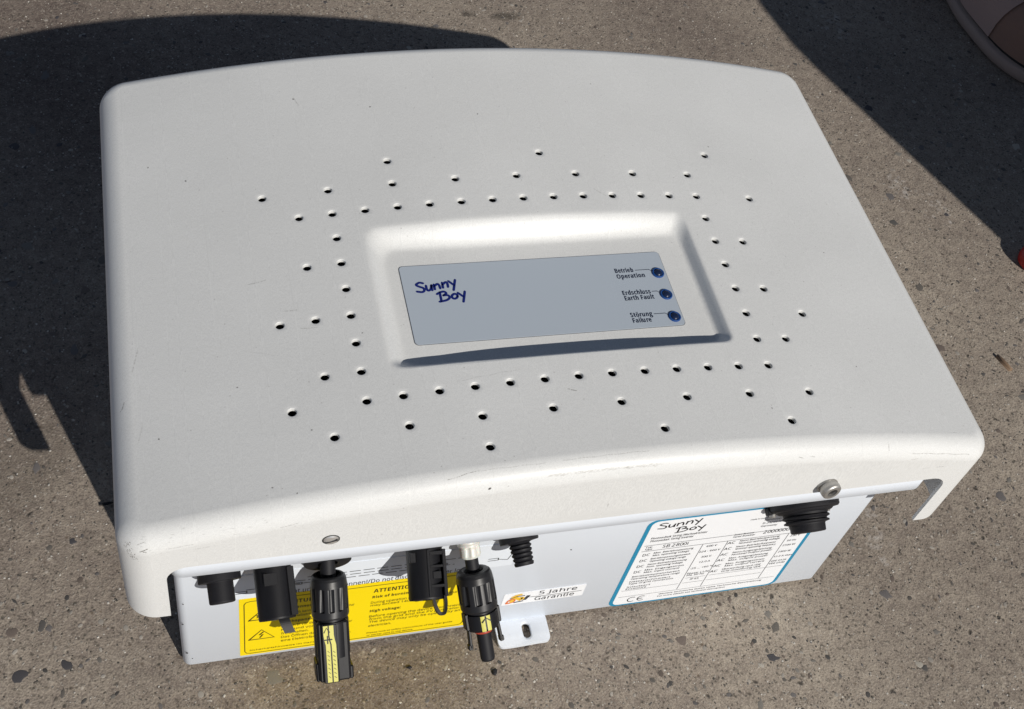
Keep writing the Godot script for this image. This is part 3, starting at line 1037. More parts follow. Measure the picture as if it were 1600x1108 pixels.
func build_labels(inv: Node) -> void:
	var face := Transform3D(Basis(), Vector3(0, 0, ZB + 0.00030))
	# --- yellow warning label
	var wl := label_plate("warning_label", -0.1647, -0.0350, 0.0075, 0.0772, 0.0006, M.yellow, inv)
	wl.set_meta("label", "yellow warning label in German and English")
	var st := new_st()
	for col in [[-0.1621, -0.1010], [-0.0985, -0.0372]]:
		pass
	ribbon(st, PackedVector2Array([Vector2(-0.1590, 0.0095), Vector2(-0.1612, 0.0103), Vector2(-0.1621, 0.0126), Vector2(-0.1621, 0.0706), Vector2(-0.1612, 0.0729), Vector2(-0.1590, 0.0738), Vector2(-0.0405, 0.0738), Vector2(-0.0384, 0.0730), Vector2(-0.0377, 0.0706), Vector2(-0.0377, 0.0126), Vector2(-0.0386, 0.0102), Vector2(-0.0405, 0.0095), Vector2(-0.1590, 0.0095)]), 0.00024, 0.00006, face, 1)
	obj("label_frame", st, M.ink_brown, wl)
	st = new_st()
	for y in [0.0509, 0.0268]:
		var a := Vector2(-0.1598, y)
		var b := Vector2(-0.1461, y)
		var c := Vector2(-0.1530, y + 0.0112)
		ribbon(st, PackedVector2Array([a, b, c, a]), 0.00042, 0.00007, face, 1)
	ribbon(st, PackedVector2Array([Vector2(-0.1521, 0.0351), Vector2(-0.1542, 0.0318), Vector2(-0.1522, 0.0322), Vector2(-0.1538, 0.0286)]), 0.00042, 0.00007, face, 1)
	for k in 3:
		ribbon(st, path2([-0.1555 + k * 0.0022, 0.0535, -0.1549 + k * 0.0022, 0.0548, -0.1556 + k * 0.0022, 0.0560, -0.1550 + k * 0.0022, 0.0573 if k == 1 else 0.0566]), 0.0003, 0.00007, face, 3)
	obj("warning_triangle", st, M.ink_brown, wl)
	st = new_st()
	letter(st, "ACHTUNG!", -0.1424, 0.0656, 0.0210, 0.0040, face, true)
	letter(st, "Verbrennungsgefahr:", -0.1424, 0.0592, 0.0290, 0.0028, face, true)
	letter(st, "Im Betrieb kann die Gehäusetemperatur", -0.1424, 0.0531, 0.0390, 0.0026, face)
	letter(st, "im Normalbetrieb 75 °C übersteigen.", -0.1424, 0.0489, 0.0360, 0.0026, face)
	letter(st, "Hochspannung:", -0.1424, 0.0427, 0.0220, 0.0028, face, true)
	letter(st, "Das Gerät vor dem Öffnen vom", -0.1424, 0.0375, 0.0330, 0.0026, face)
	letter(st, "Netz und vom PV-Generator", -0.1424, 0.0330, 0.0390, 0.0026, face)
	letter(st, "freischalten.", -0.1424, 0.0284, 0.0150, 0.0026, face)
	letter(st, "Das Öffnen darf nur durch", -0.1424, 0.0239, 0.0350, 0.0026, face)
	letter(st, "eine Elektrofachkraft erfolgen.", -0.1424, 0.0193, 0.0390, 0.0026, face)
	letter(st, "Sicherheitshinweise im Handbuch beachten.", -0.1595, 0.0124, 0.0560, 0.0017, face)
	letter(st, "ATTENTION!", -0.0938, 0.0655, 0.0238, 0.0041, face, true)
	letter(st, "Risk of burning:", -0.0940, 0.0587, 0.0222, 0.0028, face, true)
	letter(st, "During operation the housing temperature", -0.0944, 0.0522, 0.0500, 0.0026, face)
	letter(st, "may exceed 140 °F.", -0.0943, 0.0490, 0.0260, 0.0022, face)
	letter(st, "High voltage:", -0.0942, 0.0417, 0.0172, 0.0028, face, true)
	letter(st, "Before opening the device disconnect", -0.0941, 0.0350, 0.0520, 0.0026, face)
	letter(st, "from the grid and the PV generator.", -0.0939, 0.0315, 0.0525, 0.0024, face)
	letter(st, "The device may only be opened by an", -0.0937, 0.0279, 0.0525, 0.0025, face)
	letter(st, "electrician.", -0.0937, 0.0229, 0.0130, 0.0026, face)
	letter(st, "Please look at safety instructions of the user guide", -0.0940, 0.0141, 0.0500, 0.0017, face)
	letter(st, "or sticker next to the device.", -0.0938, 0.0108, 0.0270, 0.0017, face)
	obj("lettering", st, M.ink_brown, wl, false)
	# --- connection scheme printed straight on the housing
	var cl := label_plate("wiring_label", -0.1690, -0.0190, 0.0780, 0.1035, 0.0006, M.clear_label, inv)
	st = new_st()
	letter(st, "Nicht unter Last trennen!/Do not disconnect under load!", -0.1425, 0.0787, 0.1000, 0.0042, face)
	obj("lettering", st, M.ink, cl, false)
	st = new_st()
	for row in [[-0.1610, -0.0520, 0.0874], [-0.1440, -0.0600, 0.0905], [-0.1300, -0.0420, 0.0936]]:
		var x: float = row[0]
		while x < row[1]:
			line(st, x, row[2], minf(x + 0.0058, row[1]), row[2], 0.0005, face)
			x += 0.0072
	for sx in [[-0.1664, 0.0850], [-0.1385, 0.0874], [-0.0620, 0.0884], [-0.0335, 0.0868]]:
		line(st, sx[0], sx[1] - 0.0011, sx[0] + 0.0058, sx[1] - 0.0011, 0.0004, face)
		line(st, sx[0], sx[1] + 0.0011, sx[0] + 0.0058, sx[1] + 0.0011, 0.0004, face)
		line(st, sx[0] + 0.0058, sx[1] - 0.0013, sx[0] + 0.0058, sx[1] + 0.0013, 0.0005, face)
	line(st, -0.0277, 0.0866, -0.0223, 0.0850, 0.0004, face)
	line(st, -0.0223, 0.0850, -0.0205, 0.0915, 0.0004, face)
	obj("wiring_scheme", st, M.ink, cl)
	# --- warranty sticker
	var gl := label_plate("warranty_sticker", -0.0166, 0.0330, 0.0268, 0.0407, 0.0008, M.white_label, inv)
	gl.set_meta("label", "white warranty sticker with a small orange emblem")
	st = new_st()
	letter(st, "5 Jahre", 0.0046, 0.0346, 0.0232, 0.0042, face)
	letter(st, "Garantie", 0.0031, 0.0284, 0.0242, 0.0042, face)
	obj("lettering", st, M.ink, gl, false)
	st = new_st()
	ribbon(st, path2([-0.0020, 0.0341, 0.0040, 0.0336, 0.0140, 0.0332, 0.0240, 0.0334, 0.0312, 0.0333]), 0.00018, 0.00005, face, 3)
	for k in 3: ribbon(st, path2([-0.0040 + k * 0.0008, 0.0312, -0.0022 + k * 0.0008, 0.0362]), 0.00028, 0.00007, face, 1)
	ribbon(st, path2([-0.0122, 0.0349, -0.0085, 0.0366, -0.0040, 0.0368]), 0.00035, 0.00009, face, 3)
	ribbon(st, path2([-0.0090, 0.0292, -0.0065, 0.0296, -0.0042, 0.0300]), 0.0005, 0.00009, face, 2)
	obj("emblem_line", st, M.ink, gl)
	st = new_st()
	ribbon(st, path2([-0.0110, 0.0310, -0.0088, 0.0352, -0.0060, 0.0318, -0.0052, 0.0350, -0.0048, 0.0330]), 0.0013, 0.00004, face, 3)
	ribbon(st, path2([-0.0112, 0.0360, -0.0090, 0.0380, -0.0062, 0.0386]), 0.0009, 0.00004, face, 3)
	obj("emblem_sun", st, M.sun_yellow, gl)
	st = new_st()
	ribbon(st, path2([-0.0140, 0.0290, -0.0128, 0.0325, -0.0106, 0.0340, -0.0092, 0.0325, -0.0100, 0.0300, -0.0132, 0.0288]), 0.0006, 0.00008, face, 3)
	obj("emblem_arc", st, M.orange, gl)
	# --- rating label
	var rl := label_plate("rating_label", 0.0540, 0.1662, 0.0042, 0.1088, 0.0058, M.cyan, inv)
	rl.set_meta("label", "white rating label with a blue border and table of data")
	label_plate("label_face", 0.0565, 0.1637, 0.0060, 0.1073, 0.0042, M.white_label, rl, ZB + 0.0001)
	var f2 := Transform3D(Basis(), Vector3(0, 0, ZB + 0.00042))
	st = new_st()
	word_mark(st, Transform3D(Basis.from_scale(Vector3(1.215, 0.98, 1.0) * 0.001), Vector3(0.0612, 0.0913, ZB + 0.00036)), 0.42, 0.09)
	obj("word_mark", st, M.ink, rl)
	st = new_st()
	for y in [0.0802, 0.0736]: line(st, 0.0583, y, 0.1618, y, 0.00035, f2)
	for q in [[0.0961, 0.0170], [0.1118, 0.0170], [0.1508, 0.0170]]: line(st, q[0], q[1], q[0], 0.0732, 0.00035, f2)
	line(st, 0.0583, 0.0246, 0.0950, 0.0246, 0.00022, f2)
	line(st, 0.0975, 0.0246, 0.1108, 0.0246, 0.00022, f2)
	line(st, 0.1130, 0.0246, 0.1498, 0.0246, 0.00022, f2)
	line(st, 0.0975, 0.0310, 0.1108, 0.0310, 0.00022, f2)
	line(st, 0.1130, 0.0310, 0.1618, 0.0310, 0.00022, f2)
	line(st, 0.0583, 0.0164, 0.1618, 0.0164, 0.00022, f2)
	obj("table_line", st, M.grey_ink, rl)
	st = new_st()
	letter(st, "Photovoltaik String-Wechselrichter", 0.0602, 0.0872, 0.0340, 0.0021, f2)
	letter(st, "Photovoltaic String Inverter", 0.0606, 0.0840, 0.0262, 0.0021, f2)
	letter(st, "Typ", 0.0596, 0.0774, 0.0040, 0.0016, f2)
	letter(st, "Type", 0.0596, 0.0748, 0.0046, 0.0016, f2)
	letter(st, "SB 2800i", 0.0703, 0.0754, 0.0156, 0.0033, f2)
	letter(st, "Serien-Nummer", 0.1137, 0.0793, 0.0125, 0.0017, f2)
	letter(st, "Serial Number", 0.1137, 0.0766, 0.0138, 0.0017, f2)
	letter(st, "2000000", 0.1325, 0.0772, 0.0166, 0.0034, f2)
	var left := [["DC", "Max. Betriebsspannung", "Max. operating voltage"], ["DC", "Betriebsspannungsbereich", "Operating voltage range"], ["DC", "Nenn-Betriebsspannung", "Nom. operating voltage"], ["DC", "Max. Eingangsstrom", "Max. input current"]]
	for k in 4:
		var y := 0.0676 - k * 0.0069
		letter(st, "DC", 0.0602, y, 0.0044, 0.0026, f2)
		letter(st, left[k][1], 0.0667, y + 0.0016, 0.0245, 0.0018, f2)
		letter(st, left[k][2], 0.0669, y - 0.0014, 0.0225, 0.0018, f2)
	for q in [["Betriebstemperaturbereich", 0.0416, 0.0300], ["Operating temperature range", 0.0387, 0.0310], ["Netzanschlussart", 0.0351, 0.0260], ["Type of grid connection", 0.0324, 0.0285], ["Schutzart", 0.0283, 0.0150], ["Enclosure", 0.0257, 0.0130]]:
		letter(st, q[0], 0.0606, q[1], q[2], 0.0017, f2)
	for q in [["600 V", 0.0994, 0.0692], ["224 - 600 V", 0.0966, 0.0631], ["300 V", 0.1000, 0.0561], ["12.0 A", 0.1006, 0.0496], ["-25 ... +60 °C", 0.0972, 0.0424], ["Phase: L1/N", 0.0972, 0.0365], ["PN, 50 Hz", 0.0976, 0.0334], ["IP 65", 0.1012, 0.0278]]:
		letter(st, q[0], q[1], q[2], 0.0, 0.0019, f2)
	var right := [["Nenn-Betriebsspannung", "Nominal operating voltage"], ["Nenn-Betriebsfrequenz", "Nominal operating frequency"], ["Nenn-Ausgangsleistung", "Nominal output power"], ["Max. Ausgangsleistung", "Max. output power"], ["Max. Ausgangsstrom", "Max. output current"], ["Überwachung nach VDE", "Grid monitoring VDE"]]
	for k in 6:
		var y := 0.0692 - k * 0.0070
		letter(st, "AC", 0.1124, y, 0.0048, 0.0026, f2)
		letter(st, right[k][0], 0.1200, y + 0.0014, 0.0255, 0.0018, f2)
		letter(st, right[k][1], 0.1204, y - 0.0015, 0.0262, 0.0018, f2)
	for q in [["230 V", 0.1530, 0.0690], ["50 Hz", 0.1530, 0.0632], ["2500 W", 0.1522, 0.0575], ["2800 W", 0.1522, 0.0496], ["12.2 A max.", 0.1514, 0.0436], ["VDE 0126", 0.1514, 0.0378], ["VDE 0100", 0.1514, 0.0345]]:
		letter(st, q[0], q[1], q[2], 0.0, 0.0018, f2)
	letter(st, "made in Germany", 0.1182, 0.0957, 0.0130, 0.0013, f2)
	for q in [["Solar Technology AG", 0.0970], ["Hannoversche Str. 1-5", 0.0931], ["D-34266 Niestetal", 0.0893], ["Germany", 0.0858]]:
		letter(st, q[0], 0.1280, q[1], 0.0, 0.0018, f2)
	letter(st, "Weitere technische Daten siehe Technische Beschreibung", 0.0852, 0.0128, 0.0690, 0.0015, f2)
	letter(st, "For more details see technical description", 0.0852, 0.0098, 0.0450, 0.0015, f2)
	obj("lettering", st, M.ink, rl, false)
	st = new_st()
	for k in 2:
		var p := PackedVector2Array()
		for i in 9:
			var a := PI * (0.32 + 1.36 * i / 8.0)
			p.append(Vector2(0.0682 + k * 0.0063 + 0.0026 * cos(a), 0.0112 + 0.0029 * sin(a)))
		ribbon(st, p, 0.00035, 0.00008, Transform3D(Basis(), Vector3(0, 0, ZB + 0.0003)), 2)
	line(st, 0.0720, 0.0112, 0.0752, 0.0112, 0.0007, f2)
	obj("conformity_mark", st, M.ink, rl)

# frame with its z axis along dir, y roughly towards the sky
func aim(at: Vector3, dir: Vector3, roll := 0.0) -> Transform3D:
	var z := dir.normalized()
	var x := Vector3.UP.cross(z).normalized()
	var y := z.cross(x)
	return Transform3D(Basis(x, y, z) * Basis(Vector3(0, 0, 1), roll), at)

func scaled(prof: Array) -> Array:
	var o := []
	for p in prof: o.append([p[0] * 0.001, p[1] * 0.001])
	return o

func build_connectors(inv: Node) -> void:
	var tilt := Vector3(0, -sin(deg_to_rad(24.0)), cos(deg_to_rad(24.0)))
	# 1 blanking plug, far left
	var st := new_st()
	var xf := aim(Vector3(-0.1742, 0.1157, 0.0875), tilt + Vector3(0.05, 0, 0))
	lathe(st, scaled([[6, -8], [6, -0.6], [10.1, -0.6], [10.4, -0.3], [10.4, 4.6], [10.1, 5.0], [6.6, 5.1], [6.35, 5.5], [6.3, 14.8], [6.0, 15.4], [5.2, 15.6], [0, 15.6]]), xf)
	var o := obj("blanking_plug", st, M.rubber, inv)
	o.set_meta("label", "plain stepped black blanking plug at the far left")
	# 2 and 5: panel sockets with latch windows and a sealing strap
	for k in 2:
		st = new_st()
		xf = aim([Vector3(-0.1487, 0.1177, 0.0875), Vector3(-0.0726, 0.1174, 0.0875)][k], tilt + [Vector3(0.02, 0, 0), Vector3(-0.05, 0, 0)][k])
		lathe(st, scaled([[8, -8], [8, -0.4], [10.2, -0.4], [10.5, 0.0], [10.5, 0.8], [10.1, 1.3], [9.3, 1.6], [9.2, 2.2], [9.15, 26.6], [8.8, 27.4], [7.6, 27.5], [7.2, 24.0], [0, 23.8]]), xf, 48)
		o = obj("panel_socket", st, M.black, inv)
		st = new_st()
		if k == 0:
			# shallow frame on top and two keys down the right flank
			box(st, -0.0052, 0.0015, 0.0085, 0.0093, 0.0052, 0.0112, 0.0002, xf)
			box(st, 0.0050, 0.0084, 0.0050, 0.0074, 0.003, 0.0265, 0.0003, xf * Transform3D(Basis(Vector3(0, 0, 1), 0.0), Vector3(0.0012, 0.0002, 0)))
			box(st, 0.0086, 0.0099, -0.003, 0.0045, 0.0105, 0.0122, 0.0002, xf)
			box(st, 0.0086, 0.0099, -0.003, 0.0045, 0.0185, 0.0200, 0.0002, xf)
		else:
			for q in [[0.0012, 0.0078, 0.0040, 0.0058], [0.0012, 0.0078, 0.0108, 0.0120], [0.0024, 0.0066, 0.0140, 0.0176], [0.0010, 0.0080, 0.0204, 0.0218]]:
				box(st, q[0], q[1], 0.0078, 0.0093, q[2], q[3], 0.0002, xf)
			box(st, -0.0002, 0.0012, 0.0080, 0.0098, 0.0030, 0.0265, 0.0003, xf)
			box(st, 0.0078, 0.0096, 0.0040, 0.0084, 0.0030, 0.0265, 0.0003, xf)
			box(st, -0.0086, -0.0055, 0.0062, 0.0082, 0.0040, 0.0090, 0.0003, xf)
		obj("latch", st, M.black_worn, o)
		st = new_st()
		if k == 0:
			strap(st, [Vector3(0.0022, 0.0055, 0.026), Vector3(0.0030, 0.0058, 0.0295), Vector3(0.0048, 0.0048, 0.0345)], 0.0026, 0.0009, xf)
		else:
			strap(st, [Vector3(0.0020, 0.0066, 0.0235), Vector3(0.0024, 0.0062, 0.0290), Vector3(0.0046, 0.0056, 0.0342), Vector3(0.0074, 0.0050, 0.0345), Vector3(0.0084, 0.0048, 0.0300), Vector3(0.0082, 0.0050, 0.0255)], 0.0022, 0.0015, xf, true)
		obj("strap", st, M.black, o)
	# 4 female cable coupler with a long yellow strip, on a short black cable
	var d4 := Vector3(-0.003, -0.707, 0.707).normalized()
	var x4 := aim(Vector3(-0.1213, 0.1147, 0.0875), d4)
	st = new_st()
	lathe(st, scaled([[8, -7], [8, -1.6], [11.7, -1.6], [12.0, -1.3], [12.0, 0.4], [11.6, 0.8], [6.0, 1.2], [5.0, 1.5]]), aim(Vector3(-0.1213, 0.1147, 0.0885), tilt + Vector3(0, 0.25, 0)))
	o = obj("cable_entry", st, M.rubber, inv)
	st = new_st()
	lathe(st, scaled([[3.9, -6], [3.9, 11.5]]), x4, 24)
	obj("cable", st, M.rubber, o)
	var c4 := Node3D.new()
	c4.name = "cable_coupler"
	inv.add_child(c4, true)
	c4.set_meta("label", "black cable coupler with a long yellow strip")
	st = new_st()
	lathe(st, scaled([[4.6, 9.4], [5.4, 8.0], [6.2, 7.5], [7.6, 7.6], [8.4, 8.2], [8.9, 9.6], [9.2, 12.0], [9.3, 12.9], [9.35, 13.2], [9.4, 24.6], [9.4, 25.0], [9.4, 28.0], [9.1, 28.8], [7.9, 29.0]]), x4, 96, [12, 0.0011, 0.0130, 0.0248])
	obj("clamping_nut", st, M.black_worn, c4)
	st = new_st()
	lathe(st, scaled([[7.9, 28.6], [7.9, 30.2], [8.7, 30.4], [8.9, 31.2], [8.9, 49.0]]), x4, 48)
	# squared lower half with a notch each side, opening at the end
	box(st, -0.0080, 0.0080, -0.0066, 0.0071, 0.0300, 0.0615, 0.0012, x4)
	box(st, -0.0092, -0.0074, -0.0060, 0.0050, 0.0515, 0.0616, 0.0007, x4)
	box(st, 0.0070, 0.0094, -0.0060, 0.0056, 0.0545, 0.0617, 0.0007, x4)
	box(st, 0.0066, 0.0098, 0.0010, 0.0050, 0.0480, 0.0500, 0.0004, x4 * Transform3D(Basis(Vector3(0, 1, 0), 0.6), Vector3(-0.0290, 0, 0.0120)))
	obj("coupler_body", st, M.black, c4)
	st = new_st()
	box(st, -0.0058, 0.0019, 0.0040, 0.0090, 0.0306, 0.0612, 0.0005, x4)
	obj("label_rib", st, M.black, c4)
	st = new_st()
	for k in 2:
		flat_strip(st, -0.0050 + k * 0.0029, -0.0028 + k * 0.0029, 0.00912, 0.0312, 0.0606, x4, 0.0009)
	obj("yellow_strip", st, M.strip, c4)
	st = new_st()
	var onstrip := x4 * Transform3D(Basis(Vector3(1, 0, 0), Vector3(0, 0, 1), Vector3(0, 1, 0)), Vector3(0, 0.0091, 0))
	ribbon(st, path2([-0.0046, 0.0345, -0.0034, 0.0322, -0.0020, 0.0345]), 0.0003, 0.0003, onstrip, 1)
	ribbon(st, path2([-0.0044, 0.0384, -0.0010, 0.0384]), 0.00035, 0.0003, onstrip, 1)
	ribbon(st, path2([-0.0031, 0.0366, -0.0031, 0.0402]), 0.00035, 0.0003, onstrip, 1)
	for k in 7:
		ribbon(st, path2([-0.0034, 0.0442 + k * 0.0022, -0.0026, 0.0450 + k * 0.0022]), 0.00014, 0.0003, onstrip, 1)
		ribbon(st, path2([-0.0006, 0.0446 + k * 0.0022, 0.0002, 0.0453 + k * 0.0022]), 0.00016, 0.0003, onstrip, 1)
	obj("strip_mark", st, M.ink, c4)
	# 6 male cable coupler on a pale gland
	var d6 := Vector3(0.118, -0.702, 0.702).normalized()
	var x6 := aim(Vector3(-0.0495, 0.1185, 0.0875), d6)
	st = new_st()
	lathe(st, scaled([[5.6, -5], [5.6, 1.5], [5.9, 2.0], [5.9, 3.0], [5.2, 3.4], [5.4, 4.4], [5.5, 8.4], [4.9, 9.6], [3.5, 10.0]]), x6, 48, [6, 0.0009, 0.0032, 0.0090])
	o = obj("cable_gland", st, M.gland, inv)
	o.set_meta("label", "pale translucent cable gland")
	st = new_st()
	lathe(st, scaled([[3.5, -4], [3.5, 20]]), x6, 24)
	obj("cable", st, M.rubber, o)
	var c6 := Node3D.new()
	c6.name = "cable_coupler"
	inv.add_child(c6, true)
	c6.set_meta("label", "black cable coupler with a red ring and a pin")
	st = new_st()
	lathe(st, scaled([[4.4, 18.4], [5.2, 17.0], [6.0, 16.6], [7.8, 16.9], [8.7, 17.6], [9.3, 19.2], [9.6, 21.5], [9.65, 22.4], [9.7, 22.6], [9.8, 33.0], [9.8, 33.4], [9.7, 36.6], [9.3, 37.6], [8.0, 37.8]]), x6, 96, [10, 0.0011, 0.0225, 0.0332])
	obj("clamping_nut", st, M.black_worn, c6)
	st = new_st()
	lathe(st, scaled([[8.0, 37.4], [8.0, 38.8], [8.9, 39.0], [9.0, 39.8], [9.0, 46.6], [8.4, 47.9], [5.0, 48.2], [0, 48.2]]), x6, 48)
	box(st, -0.0098, -0.0076, -0.002, 0.0034, 0.0380, 0.0470, 0.0005, x6)
	box(st, 0.0076, 0.0098, -0.002, 0.0034, 0.0380, 0.0470, 0.0005, x6)
	obj("coupler_body", st, M.black, c6)
	st = new_st()
	for k in 2:
		var s := -1.0 if k == 0 else 1.0
		box(st, -0.0008, 0.0008, -0.0016, 0.0016, 0.0, 0.0105, 0.0004, x6 * Transform3D(Basis(Vector3(0, 1, 0), 0.05 * s), Vector3(0.0080 * s, 0.0010, 0.0470)))
		box(st, -0.0012, 0.0012, -0.0016, 0.0016, 0.0, 0.0030, 0.0004, x6 * Transform3D(Basis(Vector3(0, 1, 0), 0.05 * s), Vector3(0.0086 * s, 0.0010, 0.0550)))
	obj("latch_arm", st, M.black, c6)
	st = new_st()
	lathe(st, scaled([[3.6, 47.6], [4.9, 47.8], [5.3, 48.6], [5.3, 49.6], [4.8, 50.4], [3.6, 50.6]]), x6, 40)
	obj("sealing_ring", st, M.red_seal, c6)
	st = new_st()
	lathe(st, scaled([[3.9, 49.0], [3.8, 65.4], [3.4, 66.4], [2.0, 66.6], [1.8, 63.0], [0, 62.8]]), x6, 32)
	obj("contact_sleeve", st, M.rubber, c6)
	st = new_st()
	for k in 2:
		var xa := -0.0032 + k * 0.0030
		curved_strip(st, xa, xa + 0.0021, 0.0092, 0.0392, 0.0474, x6, 0.0)
	obj("yellow_strip", st, M.strip, c6)
	st = new_st()
	onstrip = x6 * Transform3D(Basis(Vector3(1, 0, 0), Vector3(0, 0, 1), Vector3(0, 1, 0)), Vector3(0, 0.0093, 0))
	ribbon(st, path2([-0.0026, 0.0422, -0.0005, 0.0402, 0.0018, 0.0422]), 0.0003, 0.0004, onstrip, 1)
	obj("strip_mark", st, M.ink, c6)
	# 7 ribbed grommet
	st = new_st()
	xf = aim(Vector3(-0.0233, 0.1190, 0.0875), tilt + Vector3(0.09, 0, 0))
	var prof := [[6, -8], [6, -0.8], [10.0, -0.8], [10.3, -0.5], [10.3, 4.6], [10.0, 5.1], [6.2, 5.5]]
	for k in 5:
		prof.append_array([[5.0 - k * 0.12, 6.2 + k * 2.2], [5.9 - k * 0.16, 7.0 + k * 2.2], [5.7 - k * 0.16, 7.8 + k * 2.2]])
	prof.append_array([[4.9, 17.2], [4.2, 17.4], [0, 17.4]])
	lathe(st, scaled(prof), xf)
	o = obj("ribbed_grommet", st, M.rubber, inv)
	# 8 large cable bushing with bellows, on the right
	st = new_st()
	xf = aim(Vector3(0.1432, 0.1141, 0.0875), tilt + Vector3(0.0, 0, 0))
	lathe(st, scaled([[12, -8], [12, -0.8], [19.0, -0.8], [19.4, -0.4], [19.4, 3.0], [18.6, 4.0], [15.8, 4.4], [15.2, 5.0], [14.4, 5.6], [12.6, 6.0], [12.0, 7.2], [13.0, 7.8], [13.1, 8.6], [11.4, 9.4], [11.3, 10.0], [12.6, 10.6], [12.5, 11.4], [10.2, 12.0], [9.9, 12.6], [9.7, 16.2], [9.2, 16.7], [8.0, 16.8], [0, 15.5]]), xf, 56)
	for s in [-1.0, 1.0]:
		box(st, -0.0030, 0.0030, -0.0022, 0.0022, 0.0005, 0.0046, 0.0006, xf * Transform3D(Basis(), Vector3(0.0172 * s, -0.006, 0)))
	o = obj("cable_bushing", st, M.rubber, inv)
	o.set_meta("label", "wide round black cable bushing with bellows")
	for s in [-1.0, 1.0]:
		st = new_st()
		lathe(st, scaled([[1.9, 4.4], [1.9, 5.6], [1.3, 6.2], [0, 6.3]]), xf * Transform3D(Basis(), Vector3(0.0168 * s, -0.0058, 0)), 16)
		obj("bushing_screw", st, M.steel, o)
	# 9 hexagon socket bolt standing proud on the cover's front
	st = new_st()
	var bolt := aim(Vector3(0.1232, 0.1755, DF - 0.0010), Vector3(0.10, 0.10, 1))
	lathe(st, scaled([[5.6, 0.6], [5.7, 1.2], [5.5, 1.7], [4.7, 1.8], [4.7, 3.2]]), bolt, 40)
	lathe(st, scaled([[4.7, 3.2], [5.2, 3.3], [5.25, 4.6], [5.0, 5.9], [4.4, 6.4], [2.7, 6.5], [2.5, 5.2], [0, 5.2]]), bolt, 40)
	o = obj("cover_bolt", st, M.steel, inv)
	st = new_st()
	lathe(st, scaled([[2.45, 5.4], [1.2, 5.45], [0, 5.45]]), bolt, 6)
	obj("bolt_socket", st, M.dark_steel, o)
	# its twin on the left sits sunk in the sheet
	st = new_st()
	var hole := aim(Vector3(-0.1256, 0.1788, DF), Vector3(0, 0, 1))
	lathe(st, scaled([[4.0, -0.5], [4.0, 0.15], [3.7, 0.35], [3.5, 0.1], [3.4, -0.4]]), hole, 32)
	o = obj("sunk_screw", st, M.dark_steel, inv)
	st = new_st()
	lathe(st, scaled([[3.45, 0.05], [3.2, 0.35], [2.4, 0.75], [1.2, 0.95], [0, 1.0]]), hole * Transform3D(Basis(Vector3(1, 0, 0), -0.12), Vector3.ZERO), 32)
	obj("screw_head", st, M.bright_steel, o)
	st = new_st()
	box(st, -0.0030, 0.0030, -0.00055, 0.00055, 0.0003, 0.00112, 0.0002, hole * Transform3D(Basis(Vector3(0, 0, 1), 0.30), Vector3(0, -0.0003, 0)))
	obj("screw_slot", st, M.sink, o)
	# knocks through the paint of the housing
	st = new_st()
	for q in [[-0.1938, 0.0570, 0.5], [-0.1932, 0.0210, 0.6], [-0.1925, 0.0800, 0.35], [-0.0105, 0.0905, 0.35], [0.0135, 0.0868, 0.45], [0.1640, 0.0170, 0.3], [-0.1905, 0.0130, 0.35]]:
		ribbon(st, PackedVector2Array([Vector2(q[0], q[1]), Vector2(q[0] + 0.0006 * q[2], q[1] - 0.0009 * q[2])]), 0.0009 * q[2], 0.0001, Transform3D(Basis(), Vector3(0, 0, ZB + 0.00002)), 1)
	o = obj("paint_chip", st, M.dark_steel, inv)
	o.set_meta("kind", "stuff")

# bent flat strap through points of xf
func strap(st: SurfaceTool, pts: Array, hw: float, th: float, xf: Transform3D, sideways := false) -> void:
	var p := []
	for i in pts.size() - 1:
		var a: Vector3 = pts[maxi(i - 1, 0)]
		var b: Vector3 = pts[i]
		var c: Vector3 = pts[i + 1]
		var d: Vector3 = pts[mini(i + 2, pts.size() - 1)]
		for k in 6: p.append(b.cubic_interpolate(c, a, d, k / 6.0))
	p.append(pts[-1])
	st.set_smooth_group(-1)
	var prev := []
	for i in p.size():
		var t: Vector3 = (p[mini(i + 1, p.size() - 1)] - p[maxi(i - 1, 0)]).normalized()
		var side := Vector3(1, 0, 0)
		var n := Vector3(0, 1, 0)
		if sideways:
			side = Vector3(0, 1, 0)
			n = side.cross(t).normalized()
		else:
			n = t.cross(side).normalized() * -1.0
		var q := [p[i] + side * hw + n * th * 0.5, p[i] - side * hw + n * th * 0.5, p[i] - side * hw - n * th * 0.5, p[i] + side * hw - n * th * 0.5]
		for k in 4: q[k] = xf * q[k]
		if prev:
			for k in 4:
				if sideways: quad(st, prev[(k + 1) % 4], prev[k], q[k], q[(k + 1) % 4])
				else: quad(st, prev[k], prev[(k + 1) % 4], q[(k + 1) % 4], q[k])
		prev = q

# thin flat strip at height y, stepping sideways part of the way down
func flat_strip(st: SurfaceTool, x0: float, x1: float, y: float, s0: float, s1: float, xf: Transform3D, kink: float) -> void:
	st.set_smooth_group(-1)
	var n := 12
	for i in n:
		var a := float(i) / n
		var b := float(i + 1) / n
		var da := kink * smoothstep(0.18, 0.36, a)
		var db := kink * smoothstep(0.18, 0.36, b)
		quad(st, xf * Vector3(x0 + da, y, lerpf(s0, s1, a)), xf * Vector3(x0 + db, y, lerpf(s0, s1, b)), xf * Vector3(x1 + db, y, lerpf(s0, s1, b)), xf * Vector3(x1 + da, y, lerpf(s0, s1, a)))

